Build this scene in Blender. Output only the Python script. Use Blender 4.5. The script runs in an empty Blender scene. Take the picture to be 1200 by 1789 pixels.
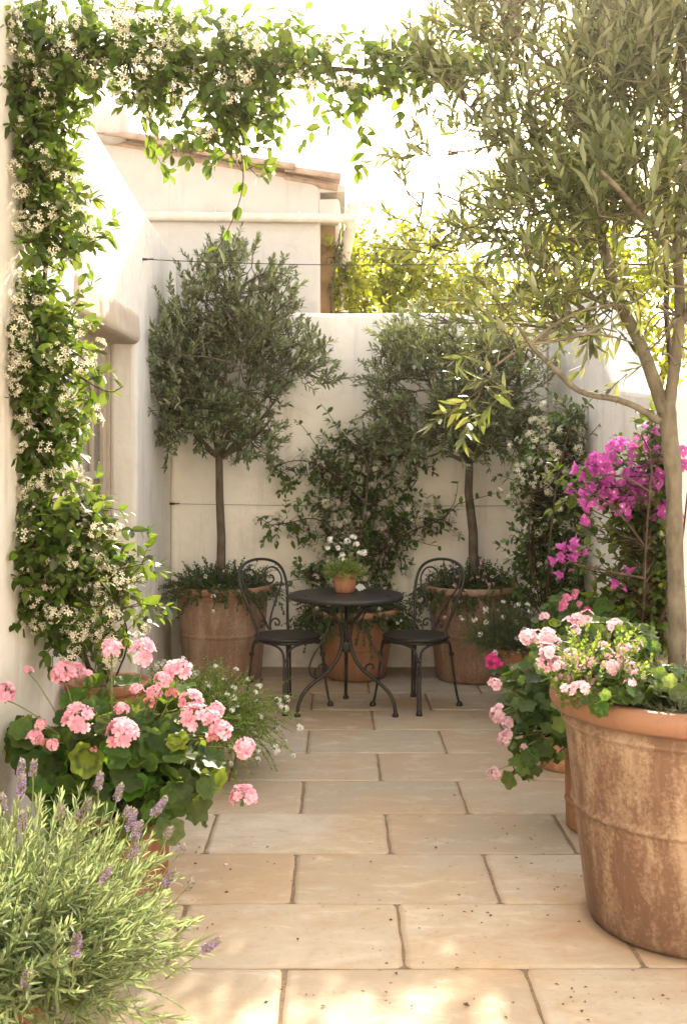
import bpy, bmesh, math, random
import numpy as np
from mathutils import Vector, Matrix, noise as mnoise
R = math.radians
sc = bpy.context.scene
COL = sc.collection
F_PX, CX, CY, CAM_H = 2016.0, 590.0, 785.0, 1.614
def W(px, py, d):            # photo pixel at distance d -> world point
    return np.array([(px-CX)*d/F_PX, d, CAM_H-(py-CY)*d/F_PX])
def nrm(a):
    a = np.asarray(a, float)
    return a/(np.linalg.norm(a, axis=-1, keepdims=True)+1e-9)

# ------------------------------------------------------------------ mesh builder
class MB:
    def __init__(self): self.V=[]; self.F=[]; self.A=[]; self.n=0
    def add(self, v, f, mi=0, attr=None):
        v = np.asarray(v, float).reshape(-1,3)
        f = f if isinstance(f, list) else [f]
        for a in f:
            a = np.asarray(a, int)
            if a.size: self.F.append((a+self.n, mi))
        self.V.append(v); self.A.append(np.zeros(len(v)) if attr is None else np.asarray(attr,float))
        self.n += len(v)
    def tube(self, pts, rad, k=6, mi=0, cap=True):
        p = np.asarray(pts, float); m = len(p)
        r = np.broadcast_to(np.asarray(rad, float), (m,))
        t = nrm(np.gradient(p, axis=0))
        ref = np.array([0,0,1.0]) if abs(t[0][2])<.9 else np.array([1.0,0,0])
        u = nrm(np.cross(t[0], ref)); us=[u]
        for i in range(1,m):
            u = us[-1]-t[i]*np.dot(us[-1],t[i]); us.append(nrm(u))
        us=np.array(us); w=np.cross(t,us)
        a=np.linspace(0,2*np.pi,k,endpoint=False)
        v=(p[:,None,:]+r[:,None,None]*(np.cos(a)[None,:,None]*us[:,None,:]+np.sin(a)[None,:,None]*w[:,None,:])).reshape(-1,3)
        i=np.arange(m-1)[:,None]*k; j=np.arange(k)[None,:]; j2=(j+1)%k
        f=np.stack([i+j,i+j2,i+k+j2,i+k+j],-1).reshape(-1,4)
        fs=[f]
        if cap: fs.append(np.array([list(range(k))[::-1], [(m-1)*k+q for q in range(k)]]))
        self.add(v, fs, mi)
    def lathe(self, prof, n=48, c=(0,0,0), mi=0, wob=0.0, seed=0, squash=1.0):
        prof=np.asarray(prof,float); m=len(prof); a=np.linspace(0,2*np.pi,n,endpoint=False)
        rr=prof[:,0][:,None]*(1+wob*(np.sin(2*a+seed)+.6*np.sin(3*a+2*seed))[None,:])
        z=prof[:,1][:,None]+wob*.25*np.sin(a+seed)[None,:]*(prof[:,1][:,None]>.02)
        v=np.stack([c[0]+rr*np.cos(a),c[1]+rr*np.sin(a)*squash,c[2]+z],-1).reshape(-1,3)
        i=np.arange(m-1)[:,None]*n; j=np.arange(n)[None,:]; j2=(j+1)%n
        self.add(v,np.stack([i+j,i+j2,i+n+j2,i+n+j],-1).reshape(-1,4),mi)
    def box(self, lo, hi, mi=0):
        x0,y0,z0=lo; x1,y1,z1=hi
        v=[(x0,y0,z0),(x1,y0,z0),(x1,y1,z0),(x0,y1,z0),(x0,y0,z1),(x1,y0,z1),(x1,y1,z1),(x0,y1,z1)]
        self.add(v,np.array([[0,3,2,1],[4,5,6,7],[0,1,5,4],[1,2,6,5],[2,3,7,6],[3,0,4,7]]),mi)
    def prism(self, poly, axis, a, b, mi=0):    # outline extruded along axis (0=x,1=y) from a to b
        n=len(poly); v=[]
        for t in (a,b):
            for (p,z) in poly: v.append((t,p,z) if axis==0 else (p,t,z))
        f4=np.array([[i,(i+1)%n,n+(i+1)%n,n+i] for i in range(n)])
        self.add(v,[f4,np.array([list(range(n))[::-1]]),np.array([list(range(n,2*n))])],mi)
    def inst(self, T, P, D, N, S, mi=0):
        tv,tf,ta=T
        P=np.asarray(P,float).reshape(-1,3)
        if len(P)==0: return
        D=nrm(np.asarray(D,float).reshape(-1,3)); N=np.asarray(N,float).reshape(-1,3); B=nrm(np.cross(N,D)); N=np.cross(D,B)
        S=np.asarray(S,float)
        S=np.broadcast_to(S.reshape(-1,1),(len(P),3)) if S.ndim<2 else S
        v=P[:,None,:]+(tv[None,:,0:1]*S[:,None,0:1])*D[:,None,:]+(tv[None,:,1:2]*S[:,None,1:2])*B[:,None,:]+(tv[None,:,2:3]*S[:,None,2:3])*N[:,None,:]
        k=len(tv); off=(np.arange(len(P))*k)
        fs=[(a[None]+off[:,None,None]).reshape(-1,a.shape[1]) for a in tf]
        self.add(v.reshape(-1,3),fs,mi,np.tile(ta,len(P)))
    def build(self, name, mats, parent=None, smooth=True, attr=True):
        me=bpy.data.meshes.new(name)
        V=np.concatenate(self.V) if self.V else np.zeros((0,3))
        me.vertices.add(len(V)); me.vertices.foreach_set('co',V.astype(np.float32).ravel())
        loops=np.concatenate([f.ravel() for f,_ in self.F]); sizes=np.concatenate([np.full(len(f),f.shape[1]) for f,_ in self.F])
        mi=np.concatenate([np.full(len(f),m) for f,m in self.F])
        me.loops.add(len(loops)); me.loops.foreach_set('vertex_index',loops.astype(np.int32))
        me.polygons.add(len(sizes)); st=np.concatenate([[0],np.cumsum(sizes)[:-1]])
        me.polygons.foreach_set('loop_start',st.astype(np.int32)); me.polygons.foreach_set('loop_total',sizes.astype(np.int32))
        me.polygons.foreach_set('material_index',mi.astype(np.int32))
        me.polygons.foreach_set('use_smooth',np.full(len(sizes),bool(smooth)))
        if attr:
            at=me.attributes.new('edge','FLOAT','POINT'); at.data.foreach_set('value',np.concatenate(self.A).astype(np.float32))
        for m in (mats if isinstance(mats,(list,tuple)) else [mats]): me.materials.append(m)
        me.update(calc_edges=True); me.validate()
        o=bpy.data.objects.new(name,me); COL.objects.link(o)
        if parent: o.parent=parent
        return o
def tag(o,label=None,cat=None,group=None,kind=None):
    if label: o['label']=label
    if cat: o['category']=cat
    if group: o['group']=group
    if kind: o['kind']=kind
    return o
def empty(name,loc,rz=0):
    o=bpy.data.objects.new(name,None); o.empty_display_size=.1; COL.objects.link(o)
    o.location=[float(q) for q in loc]; o.rotation_euler=(0,0,rz); return o
def recenter(o, c):          # give a mesh built in world space its origin at c
    c=Vector([float(q) for q in c]); o.data.transform(Matrix.Translation(-c)); o.location=c; return o
def rooted(name,loc,label,cat,group=None):
    return tag(empty(name,loc),label,cat,group)
def part(mb,name,mats,root,**k):     # part built in world space, parented to a root at a location
    o=mb.build(name,mats,None,**k); o.data.transform(Matrix.Translation(-root.location)); o.parent=root; return o
def bevel(o,w,seg=3,ang=30):
    m=o.modifiers.new('bevel','BEVEL'); m.width=w; m.segments=seg; m.limit_method='ANGLE'; m.angle_limit=R(ang); return o

# ------------------------------------------------------------------ materials
class NT:
    def __init__(self,name):
        self.m=bpy.data.materials.new(name); self.m.use_nodes=True; self.t=self.m.node_tree; self.t.nodes.clear()
        self.out=self.N('ShaderNodeOutputMaterial')
    def N(self,ty,**kw):
        n=self.t.nodes.new(ty)
        for k,v in kw.items():
            if k.startswith('_'): setattr(n,k[1:],v)
            else: n.inputs[k.replace('__',' ')].default_value=v
        return n
    def L(self,a,b): self.t.links.new(a,b)
    def noise(self,vec,scale,detail=5,rough=.55,dist=0.0):
        n=self.N('ShaderNodeTexNoise',Scale=scale,Detail=detail,Roughness=rough,Distortion=dist)
        if vec is not None: self.L(vec,n.inputs['Vector'])
        return n.outputs[0]
    def mapr(self,v,a,b,c=0.,d=1.):
        n=self.N('ShaderNodeMapRange'); n.inputs[1].default_value=a; n.inputs[2].default_value=b; n.inputs[3].default_value=c; n.inputs[4].default_value=d
        self.L(v,n.inputs[0]); return n.outputs[0]
    def mix(self,f,a,b,mode='MIX'):
        n=self.N('ShaderNodeMix',_data_type='RGBA',_blend_type=mode)
        for s,i in ((f,0),(a,6),(b,7)):
            if isinstance(s,(int,float)): n.inputs[i].default_value=s
            elif isinstance(s,tuple): n.inputs[i].default_value=(*s,1)
            else: self.L(s,n.inputs[i])
        return n.outputs[2]
    def math(self,op,a,b=None):
        n=self.N('ShaderNodeMath',_operation=op)
        for s,i in ((a,0),(b,1)):
            if s is None: continue
            if isinstance(s,(int,float)): n.inputs[i].default_value=s
            else: self.L(s,n.inputs[i])
        return n.outputs[0]
    def obj(self): return self.N('ShaderNodeTexCoord').outputs['Object']
    def scaled(self,vec,s):
        n=self.N('ShaderNodeMapping'); n.inputs['Scale'].default_value=s; self.L(vec,n.inputs['Vector']); return n.outputs[0]
    def bump(self,h,strength,dist,prev=None):
        n=self.N('ShaderNodeBump',Strength=strength,Distance=dist); self.L(h,n.inputs['Height'])
        if prev is not None: self.L(prev,n.inputs['Normal'])
        return n.outputs[0]
    def bsdf(self,col,rough=.6,spec=.3,normal=None,metal=0.):
        p=self.N('ShaderNodeBsdfPrincipled')
        p.inputs['Metallic'].default_value=metal; p.inputs['Specular IOR Level'].default_value=spec
        for s,i in ((col,'Base Color'),(rough,'Roughness')):
            if isinstance(s,(int,float)): p.inputs[i].default_value=s
            elif isinstance(s,tuple): p.inputs[i].default_value=(*s,1)
            else: self.L(s,p.inputs[i])
        if normal is not None: self.L(normal,p.inputs['Normal'])
        return p
    def end(self,sh): self.L(sh.outputs[0],self.out.inputs['Surface']); return self.m

def leaf_mat(name,top,under,trans,rough=.42,spec=.35,tmix=.38,var=.45,mid=(.16,.2,.07),midw=.18,alt=None,zone=None):
    g=NT(name); rnd=g.N('ShaderNodeNewGeometry'); r=rnd.outputs['Random Per Island']
    hs=g.N('ShaderNodeHueSaturation'); 
    g.L(g.mapr(r,0,1,1-var,1+var),hs.inputs['Value'])
    r2=g.math('FRACT',g.math('MULTIPLY',r,17.31))
    g.L(g.mapr(r2,0,1,.475,.52),hs.inputs['Hue']); g.L(g.mapr(r2,0,1,.85,1.15),hs.inputs['Saturation'])
    at=g.N('ShaderNodeAttribute',_attribute_name='edge').outputs['Fac']
    base=top
    if alt:
        r3=g.math('FRACT',g.math('MULTIPLY',r,53.7)); base=g.mix(g.mapr(r3,1-alt[1],1-alt[1]*.6),top,alt[0])
    if zone: 
        z=g.math('MULTIPLY',g.mapr(at,.42,.55),g.mapr(at,.62,.8,1,0)); base=g.mix(g.math('MULTIPLY',z,.75),base,zone)
    c=g.mix(g.mapr(at,0,midw,.55,0),base,mid)
    c=g.mix(rnd.outputs['Backfacing'],c,under)
    g.L(c,hs.inputs['Color']); col=hs.outputs[0]
    nz=g.noise(g.obj(),60,3); nb=g.bump(nz,.25,.002)
    p=g.bsdf(col,rough,spec,nb)
    tr=g.N('ShaderNodeBsdfTranslucent'); hs2=g.N('ShaderNodeHueSaturation'); hs2.inputs['Color'].default_value=(*trans,1)
    g.L(g.mapr(r,0,1,.7,1.25),hs2.inputs['Value']); g.L(g.mapr(r2,0,1,.48,.52),hs2.inputs['Hue']); g.L(hs2.outputs[0],tr.inputs['Color'])
    ms=g.N('ShaderNodeMixShader'); ms.inputs[0].default_value=tmix; g.L(p.outputs[0],ms.inputs[1]); g.L(tr.outputs[0],ms.inputs[2])
    return g.end(ms)
def petal_mat(name,a,b,trans,tmix=.35,core=None):
    g=NT(name); r=g.N('ShaderNodeNewGeometry').outputs['Random Per Island']
    at=g.N('ShaderNodeAttribute',_attribute_name='edge').outputs['Fac']
    c=g.mix(r,a,b)
    if core: c=g.mix(g.mapr(at,0,.45,1,0),c,core)
    p=g.bsdf(c,.55,.25); tr=g.N('ShaderNodeBsdfTranslucent'); tr.inputs['Color'].default_value=(*trans,1)
    ms=g.N('ShaderNodeMixShader'); ms.inputs[0].default_value=tmix; g.L(p.outputs[0],ms.inputs[1]); g.L(tr.outputs[0],ms.inputs[2])
    return g.end(ms)
def bark_mat(name,a,b,sc_=30):
    g=NT(name); o=g.obj(); n1=g.noise(g.scaled(o,(1,1,.35)),sc_,6); n2=g.noise(o,9,4)
    c=g.mix(g.mapr(n1,.35,.65),a,b); c=g.mix(g.mapr(n2,.5,.7,0,.45),c,(.22,.2,.15))
    kn=g.N('ShaderNodeTexVoronoi',Scale=14.); g.L(g.scaled(o,(1,1,.8)),kn.inputs['Vector'])
    c=g.mix(g.mapr(kn.outputs['Distance'],.06,.12,.75,0),c,(.06,.035,.02))
    return g.end(g.bsdf(c,.8,.2,g.bump(n1,.5,.006)))
def plaster_mat(name,base=(.73,.70,.65),stain=(.36,.30,.24),amt=.75,rough_bump=1.0):
    g=NT(name); o=g.obj()
    big=g.noise(o,1.1,5,.6); med=g.noise(o,5,6,.6,.4); fine=g.noise(o,45,5,.6); streak=g.noise(g.scaled(o,(6,6,.55)),1.6,5,.6)
    c=g.mix(g.mapr(big,.35,.7),base,tuple(min(1,q*1.08) for q in base))
    c=g.mix(g.math('MULTIPLY',g.mapr(med,.48,.72),amt*.5),c,tuple(.55*q+.45*s for q,s in zip(base,stain)))
    c=g.mix(g.math('MULTIPLY',g.mapr(streak,.55,.78),amt*.55),c,stain)
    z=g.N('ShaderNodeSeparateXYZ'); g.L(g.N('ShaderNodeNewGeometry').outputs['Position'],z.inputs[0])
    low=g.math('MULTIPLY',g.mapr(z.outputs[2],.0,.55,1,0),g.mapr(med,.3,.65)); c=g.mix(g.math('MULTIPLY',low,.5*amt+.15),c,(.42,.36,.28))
    pits=g.N('ShaderNodeTexVoronoi',Scale=17.); g.L(o,pits.inputs['Vector'])
    c=g.mix(g.math('MULTIPLY',g.mapr(pits.outputs['Distance'],.035,.07,.55,0),g.mapr(med,.5,.6)),c,(.3,.22,.16))
    ck=g.noise(o,1.7,7,.65,1.3); c=g.mix(g.math('MULTIPLY',g.mapr(g.math('ABSOLUTE',g.math('SUBTRACT',ck,.5)),0,.004,.55,0),g.mapr(big,.5,.6)),c,(.25,.19,.14))
    pt=g.noise(o,2.2,2,.4,.8); c=g.mix(g.mapr(pt,.60,.63,0,.22*amt),c,tuple(q*.78 for q in base))
    nb=g.bump(g.noise(o,2.6,3,.5),.55*rough_bump,.05); nb=g.bump(med,.35*rough_bump,.02,nb); nb=g.bump(fine,.28*rough_bump,.004,nb)
    return g.end(g.bsdf(c,.88,.15,nb))
def terracotta_mat(name,clay=(.37,.19,.115),lime=(.56,.40,.25),dark=(.16,.085,.05),amt=.5,low=.12,top=None,seed=0.,rimc=None):
    g=NT(name); o=g.obj(); mp=g.N('ShaderNodeMapping'); mp.inputs['Location'].default_value=(seed,seed*1.7,seed*.3); g.L(o,mp.inputs['Vector']); v=mp.outputs[0]
    st=g.noise(g.scaled(v,(5.5,5.5,1.3)),1.5,9,.68,.25); spk=g.noise(v,70,6,.7); big=g.noise(v,2.4,5,.6); fine=g.noise(v,22,6,.6)
    c=g.mix(g.mapr(big,.3,.7),clay,tuple(q*.75 for q in clay))
    mask=g.math('ADD',st,g.math('MULTIPLY',g.math('SUBTRACT',spk,.5),.55))
    z=g.N('ShaderNodeSeparateXYZ'); g.L(o,z.inputs[0])
    m=g.mapr(mask,.56-.2*amt,.76-.2*amt)
    if top: m=g.math('MULTIPLY',m,g.mapr(z.outputs[2],top-.10,top-.07,1,.0))
    rm=g.noise(g.scaled(v,(11,11,.7)),2.2,6,.6); drip=g.math('MULTIPLY',g.mapr(rm,.56,.66),g.mapr(spk,.3,.55))
    c=g.mix(g.math('MULTIPLY',m,.85),c,lime); c=g.mix(g.math('MULTIPLY',drip,.28),c,lime)
    sc1=g.noise(g.scaled(v,(2,2,9)),5,6,.7,1.5); c=g.mix(g.math('MULTIPLY',g.mapr(g.math('ABSOLUTE',g.math('SUBTRACT',sc1,.5)),0,.008,.35,0),g.mapr(big,.45,.6)),c,dark)
    if rimc: c=g.mix(g.mapr(z.outputs[2],top-.085,top-.065,0,.8),c,rimc)
    d=g.mapr(g.math('ADD',g.noise(g.scaled(v,(4,4,.9)),2.3,8,.7),g.math('MULTIPLY',g.math('SUBTRACT',spk,.5),.3)),.56,.72)
    c=g.mix(g.math('MULTIPLY',d,.55),c,dark)
    foot=g.math('MULTIPLY',g.mapr(z.outputs[2],0,low,1,0),g.mapr(fine,.25,.6)); c=g.mix(g.math('MULTIPLY',foot,.7),c,dark)
    nb=g.bump(fine,.3,.006); nb=g.bump(spk,.2,.002,nb)
    rg=g.mapr(m,0,1,.62,.9)
    return g.end(g.bsdf(c,rg,.25,nb))

M={}
M['olive_leaf']=leaf_mat('olive_leaf',(.036,.060,.028),(.17,.195,.13),(.34,.37,.05),rough=.33,spec=.5,tmix=.28,var=.6,mid=(.12,.16,.07),alt=((.10,.135,.04),.3))
M['olive_leaf_far']=leaf_mat('olive_leaf_far',(.08,.108,.052),(.24,.27,.18),(.32,.37,.09),rough=.4,spec=.4,tmix=.26,var=.6,mid=(.1,.13,.06),alt=((.16,.20,.07),.35))
M['jasmine_leaf']=leaf_mat('jasmine_leaf',(.032,.062,.013),(.075,.12,.035),(.26,.38,.03),rough=.36,spec=.45,tmix=.36,mid=(.1,.15,.04),alt=((.09,.14,.022),.25))
M['jasmine_dark']=leaf_mat('jasmine_dark',(.046,.098,.02),(.09,.14,.045),(.28,.42,.04),rough=.36,spec=.4,tmix=.25,mid=(.07,.11,.04),alt=((.06,.10,.02),.2))
M['geranium_leaf']=leaf_mat('geranium_leaf',(.04,.085,.016),(.08,.13,.04),(.30,.42,.04),rough=.5,spec=.3,tmix=.32,mid=(.10,.16,.045),midw=.1,var=.5,zone=(.022,.045,.01),alt=((.17,.21,.03),.10))
M['ivy_leaf']=leaf_mat('ivy_leaf',(.035,.075,.016),(.07,.12,.035),(.28,.40,.04),rough=.42,spec=.38,tmix=.32,mid=(.08,.14,.04),alt=((.10,.16,.03),.2))
M['bougain_leaf']=leaf_mat('bougain_leaf',(.035,.065,.014),(.07,.11,.03),(.30,.40,.03),rough=.42,spec=.38,tmix=.34,mid=(.08,.13,.04),alt=((.15,.2,.02),.14))
M['thyme_leaf']=leaf_mat('thyme_leaf',(.042,.072,.022),(.07,.105,.04),(.14,.20,.04),rough=.5,spec=.3,tmix=.25)
M['alyssum_leaf']=leaf_mat('alyssum_leaf',(.15,.22,.045),(.19,.26,.09),(.40,.50,.07),rough=.5,spec=.3,tmix=.32)
M['bright_leaf']=leaf_mat('bright_leaf',(.06,.11,.022),(.10,.16,.05),(.36,.48,.06),rough=.5,spec=.3,tmix=.4)
M['rosemary_leaf']=leaf_mat('rosemary_leaf',(.06,.08,.042),(.11,.13,.085),(.15,.18,.06),rough=.55,spec=.3,tmix=.2)
M['lavender_leaf']=leaf_mat('lavender_leaf',(.165,.215,.12),(.25,.29,.18),(.40,.50,.20),rough=.5,spec=.35,tmix=.44,var=.4)
M['sage_leaf']=leaf_mat('sage_leaf',(.10,.125,.075),(.16,.18,.13),(.22,.26,.10),rough=.6,spec=.25,tmix=.25)
M['tree_leaf']=leaf_mat('tree_leaf',(.06,.10,.014),(.09,.14,.03),(.55,.60,.04),rough=.5,spec=.3,tmix=.5,alt=((.14,.17,.02),.3))
M['stem_green']=leaf_mat('stem_green',(.10,.14,.04),(.10,.14,.04),(.2,.3,.05),tmix=.1)
M['lav_stem']=leaf_mat('lav_stem',(.20,.24,.09),(.20,.24,.09),(.3,.35,.1),tmix=.1)
M['white_petal']=petal_mat('white_petal',(.72,.68,.55),(.85,.82,.72),(.85,.82,.62))
M['pure_white']=petal_mat('pure_white',(.8,.8,.76),(.88,.87,.84),(.8,.8,.75))
M['yellow_core']=petal_mat('yellow_core',(.5,.4,.08),(.55,.5,.15),(.5,.4,.1))
M['pink_petal']=petal_mat('pink_petal',(.74,.32,.45),(.86,.57,.66),(.86,.48,.58),core=(.60,.11,.24))
M['palepink_petal']=petal_mat('palepink_petal',(.72,.42,.56),(.86,.70,.74),(.85,.6,.68),core=(.55,.08,.2))
M['rose_petal']=petal_mat('rose_petal',(.56,.13,.34),(.68,.28,.46),(.75,.3,.45))
M['magenta_petal']=petal_mat('magenta_petal',(.55,.03,.2),(.62,.06,.28),(.7,.1,.3))
M['bract']=petal_mat('bract',(.46,.07,.40),(.60,.15,.52),(.75,.2,.62),tmix=.42)
M['lavender_petal']=petal_mat('lavender_petal',(.20,.13,.30),(.36,.27,.44),(.45,.35,.55))
M['lavender_calyx']=petal_mat('lavender_calyx',(.15,.12,.13),(.26,.22,.19),(.25,.22,.2))
M['olive_bark']=bark_mat('olive_bark',(.15,.135,.105),(.085,.072,.055))
M['twig_bark']=bark_mat('twig_bark',(.10,.10,.06),(.07,.065,.04),60)
M['dark_bark']=bark_mat('dark_bark',(.13,.10,.075),(.08,.06,.045))
M['vine_bark']=bark_mat('vine_bark',(.075,.05,.032),(.045,.03,.02),60)
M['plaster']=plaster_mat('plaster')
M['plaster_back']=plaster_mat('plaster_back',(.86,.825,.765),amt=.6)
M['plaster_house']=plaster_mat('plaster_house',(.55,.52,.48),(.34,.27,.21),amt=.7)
M['plaster_bounce']=plaster_mat('plaster_bounce',(.80,.76,.70),amt=.4)
M['lintel_plaster']=plaster_mat('lintel_plaster',(.50,.43,.35),(.25,.2,.15),.9,1.6)
M['pot_left']=terracotta_mat('pot_left',(.27,.165,.115),(.40,.31,.235),(.14,.085,.055),amt=.6,top=.665,rimc=(.33,.17,.105),seed=1.3)
M['pot_right']=terracotta_mat('pot_right',(.29,.17,.115),(.41,.31,.225),(.14,.08,.05),amt=.40,seed=4.1)
M['pot_mid']=terracotta_mat('pot_mid',(.40,.20,.115),(.48,.33,.22),amt=.25,seed=7.7)
M['pot_big']=terracotta_mat('pot_big',(.18,.105,.073),(.37,.275,.195),(.085,.05,.034),amt=.62,low=.2,top=.80,seed=5.3,rimc=(.28,.145,.092))
M['pot_new']=terracotta_mat('pot_new',(.29,.125,.068),(.42,.27,.18),amt=.2,low=.06,seed=9.)
M['pot_warm']=terracotta_mat('pot_warm',(.42,.20,.11),(.52,.36,.24),amt=.25,low=.06,seed=12.)
def simple(name,col,rough=.6,spec=.3,metal=0,bs=0,bsc=40,c2=None):
    g=NT(name); o=g.obj(); n=g.noise(o,bsc,5)
    c=g.mix(g.mapr(n,.3,.7),col,c2 or tuple(q*.75 for q in col))
    return g.end(g.bsdf(c,rough,spec,g.bump(n,bs,.004) if bs else None,metal))
M['iron']=simple('iron',(.013,.013,.014),.45,.45,0,.2,60,(.03,.026,.023))
M['soil']=simple('soil',(.06,.04,.028),.95,.1,0,1,30)
M['tile']=simple('tile',(.50,.36,.27),.85,.15,0,.5,14,(.34,.24,.18))
M['pipe']=simple('pipe',(.74,.70,.62),.55,.3,0,.2,12,(.62,.56,.47))
M['rubble']=simple('rubble',(.40,.27,.15),.95,.1,0,1.0,7,(.22,.14,.08))
M['door_paint']=simple('door_paint',(.46,.40,.32),.55,.3,0,.15,20,(.40,.34,.27))
M['brass']=simple('brass',(.3,.22,.1),.4,.5,.8)
M['wire']=simple('wire',(.07,.06,.05),.5,.4,.5)
M['mortar']=simple('mortar',(.25,.195,.14),.95,.1,0,.8,60,(.15,.11,.075))
M['earth']=simple('earth',(.42,.34,.25),.95,.1,0,.6,3)
M['litter']=simple('litter',(.16,.085,.04),.8,.2,0,0,30,(.07,.04,.02))
g=NT('window_glass'); M['glass']=g.end(g.bsdf(g.mix(g.mapr(g.noise(g.scaled(g.obj(),(1,14,.3)),2.5,2),.4,.6),(.19,.17,.135),(.09,.08,.065)),.06,.5))
g=NT('paving_stone'); o=g.obj(); r=g.N('ShaderNodeNewGeometry').outputs['Random Per Island']
c=g.mix(r,(.345,.295,.23),(.465,.41,.335)); r2=g.math('FRACT',g.math('MULTIPLY',r,31.7)); c=g.mix(g.mapr(r2,.5,.9,0,.85),c,(.38,.28,.185))
big=g.noise(o,1.6,5,.6,.6); med=g.noise(g.scaled(o,(1,1.8,1)),6,7,.65,.5); fine=g.noise(o,38,6,.65)
c=g.mix(g.mapr(big,.45,.66,0,.8),c,(.42,.31,.195)); c=g.mix(g.mapr(med,.5,.72,0,.6),c,(.36,.27,.18)); c=g.mix(g.mapr(med,.28,.45,.55,0),c,(.58,.52,.43))
c=g.mix(g.mapr(fine,.57,.70,0,.5),c,(.28,.205,.14)); vr=g.noise(g.scaled(o,(1.5,4,1)),4,8,.7,1.2); c=g.mix(g.math('MULTIPLY',g.mapr(g.math('ABSOLUTE',g.math('SUBTRACT',vr,.5)),0,.012,.5,0),g.mapr(big,.45,.6)),c,(.3,.2,.12))
vo=g.N('ShaderNodeTexVoronoi',Scale=13.); g.L(g.noise(o,1,0) and o,vo.inputs['Vector']); spot=g.math('MULTIPLY',g.mapr(vo.outputs['Distance'],.05,.10,1,0),g.mapr(g.noise(o,2.3,3),.46,.56))
c=g.mix(g.math('MULTIPLY',spot,.8),c,(.17,.11,.07))
at=g.N('ShaderNodeAttribute',_attribute_name='edge').outputs['Fac']; c=g.mix(g.math('MULTIPLY',at,.35),c,(.36,.27,.18))
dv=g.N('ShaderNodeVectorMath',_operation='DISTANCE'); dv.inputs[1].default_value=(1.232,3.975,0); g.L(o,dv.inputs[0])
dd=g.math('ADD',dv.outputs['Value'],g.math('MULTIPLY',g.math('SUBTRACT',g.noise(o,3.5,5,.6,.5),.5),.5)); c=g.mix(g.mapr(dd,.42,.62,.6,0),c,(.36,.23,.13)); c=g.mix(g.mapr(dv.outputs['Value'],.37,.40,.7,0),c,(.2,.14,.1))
nb=g.bump(big,.25,.02); nb=g.bump(med,.3,.006,nb); nb=g.bump(fine,.25,.0025,nb); nb=g.bump(spot,-.4,.003,nb)
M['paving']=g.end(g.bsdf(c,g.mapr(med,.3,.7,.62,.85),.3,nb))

# ------------------------------------------------------------------ leaf templates
def blade(w=.18,seg=3,fold=.25,droop=.15,shape='lance',twist=0.):
    v=[];a=[]
    for i in range(seg+1):
        t=i/seg
        if shape=='lance': ww=w*math.sin(math.pi*min(1,max(0,t))**.85)**.8 if 0<t<1 else w*.06
        elif shape=='oval': ww=w*math.sin(math.pi*t**.9)**.62 if 0<t<1 else w*.05
        elif shape=='needle': ww=w*(.75+.25*math.sin(math.pi*t)) if t<1 else w*.15
        else: ww=w*(t**.6)*(1.0 if t<.99 else .75)+w*.05          # petal: wide at the tip
        z=-droop*t*t
        v+=[(t,-ww,z+fold*ww),(t,0,z),(t,ww,z+fold*ww)]; a+=[1,0,1] if shape!='petal' else [t,t,t]
    f=[]
    for i in range(seg):
        b=i*3; f+=[[b,b+3,b+4,b+1],[b+1,b+4,b+5,b+2]]
    return (np.array(v),[np.array(f)],np.array(a,float))
def round_leaf(lobes=7,n=28,ruf=.08,cup=.18,depth=.16,notch=.55):
    v=[(0,0,0)];a=[0]
    for r in (.5,1.0):
        for k in range(n):
            th=2*math.pi*(k+.5)/n; dth=abs(((th-math.pi+math.pi)%(2*math.pi))-math.pi)   # distance from th=pi
            nt=1-notch*max(0,1-abs(th-math.pi)/.42)**1.5
            rr=r*(1-depth*(abs(math.cos(lobes*th/2))**3))*nt
            vein=-.035*r*(1 if k%4==0 else (.0 if k%4 in (1,3) else -.6)) if n==28 else 0
            v.append((rr*math.cos(th),rr*math.sin(th),cup*r*r+ruf*r*r*math.sin(lobes*th)+.5*ruf*r*r*math.sin(3*th+1)+vein)); a.append(r)
    t=[[0,1+k,1+(k+1)%n] for k in range(n)]; q=[[1+k,1+n+k,1+n+(k+1)%n,1+(k+1)%n] for k in range(n)]
    return (np.array(v),[np.array(t),np.array(q)],np.array(a,float))
T_OLIVE=[blade(.125,4,.3,.12),blade(.11,4,.4,.25),blade(.135,4,.2,-.12)]
T_OLIVEF=[blade(.19,3,.3,.15),blade(.17,3,.3,-.1)]
T_JAS=[blade(.25,4,.25,.2,'oval'),blade(.28,4,.3,.05,'oval')]
T_BOU=[blade(.32,4,.25,.25,'oval')]
T_SMALL=[blade(.34,2,.2,.1,'oval')]
T_NEED=[blade(.065,3,.3,.25,'needle'),blade(.07,3,.3,-.2,'needle')]
T_ROS=[blade(.07,2,.2,.1,'needle')]
T_GER=[round_leaf(),round_leaf(7,28,.12,.3,.18),round_leaf(7,28,.09,.02,.14)]
T_IVY=[round_leaf(5,20,.05,.12,.28,.5),round_leaf(5,20,.08,.2,.25,.4)]
T_PET=blade(.46,3,.12,.22,'petal'); T_PETN=blade(.27,2,.1,.15,'petal'); T_BR=blade(.42,3,.45,.1,'oval')

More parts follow.
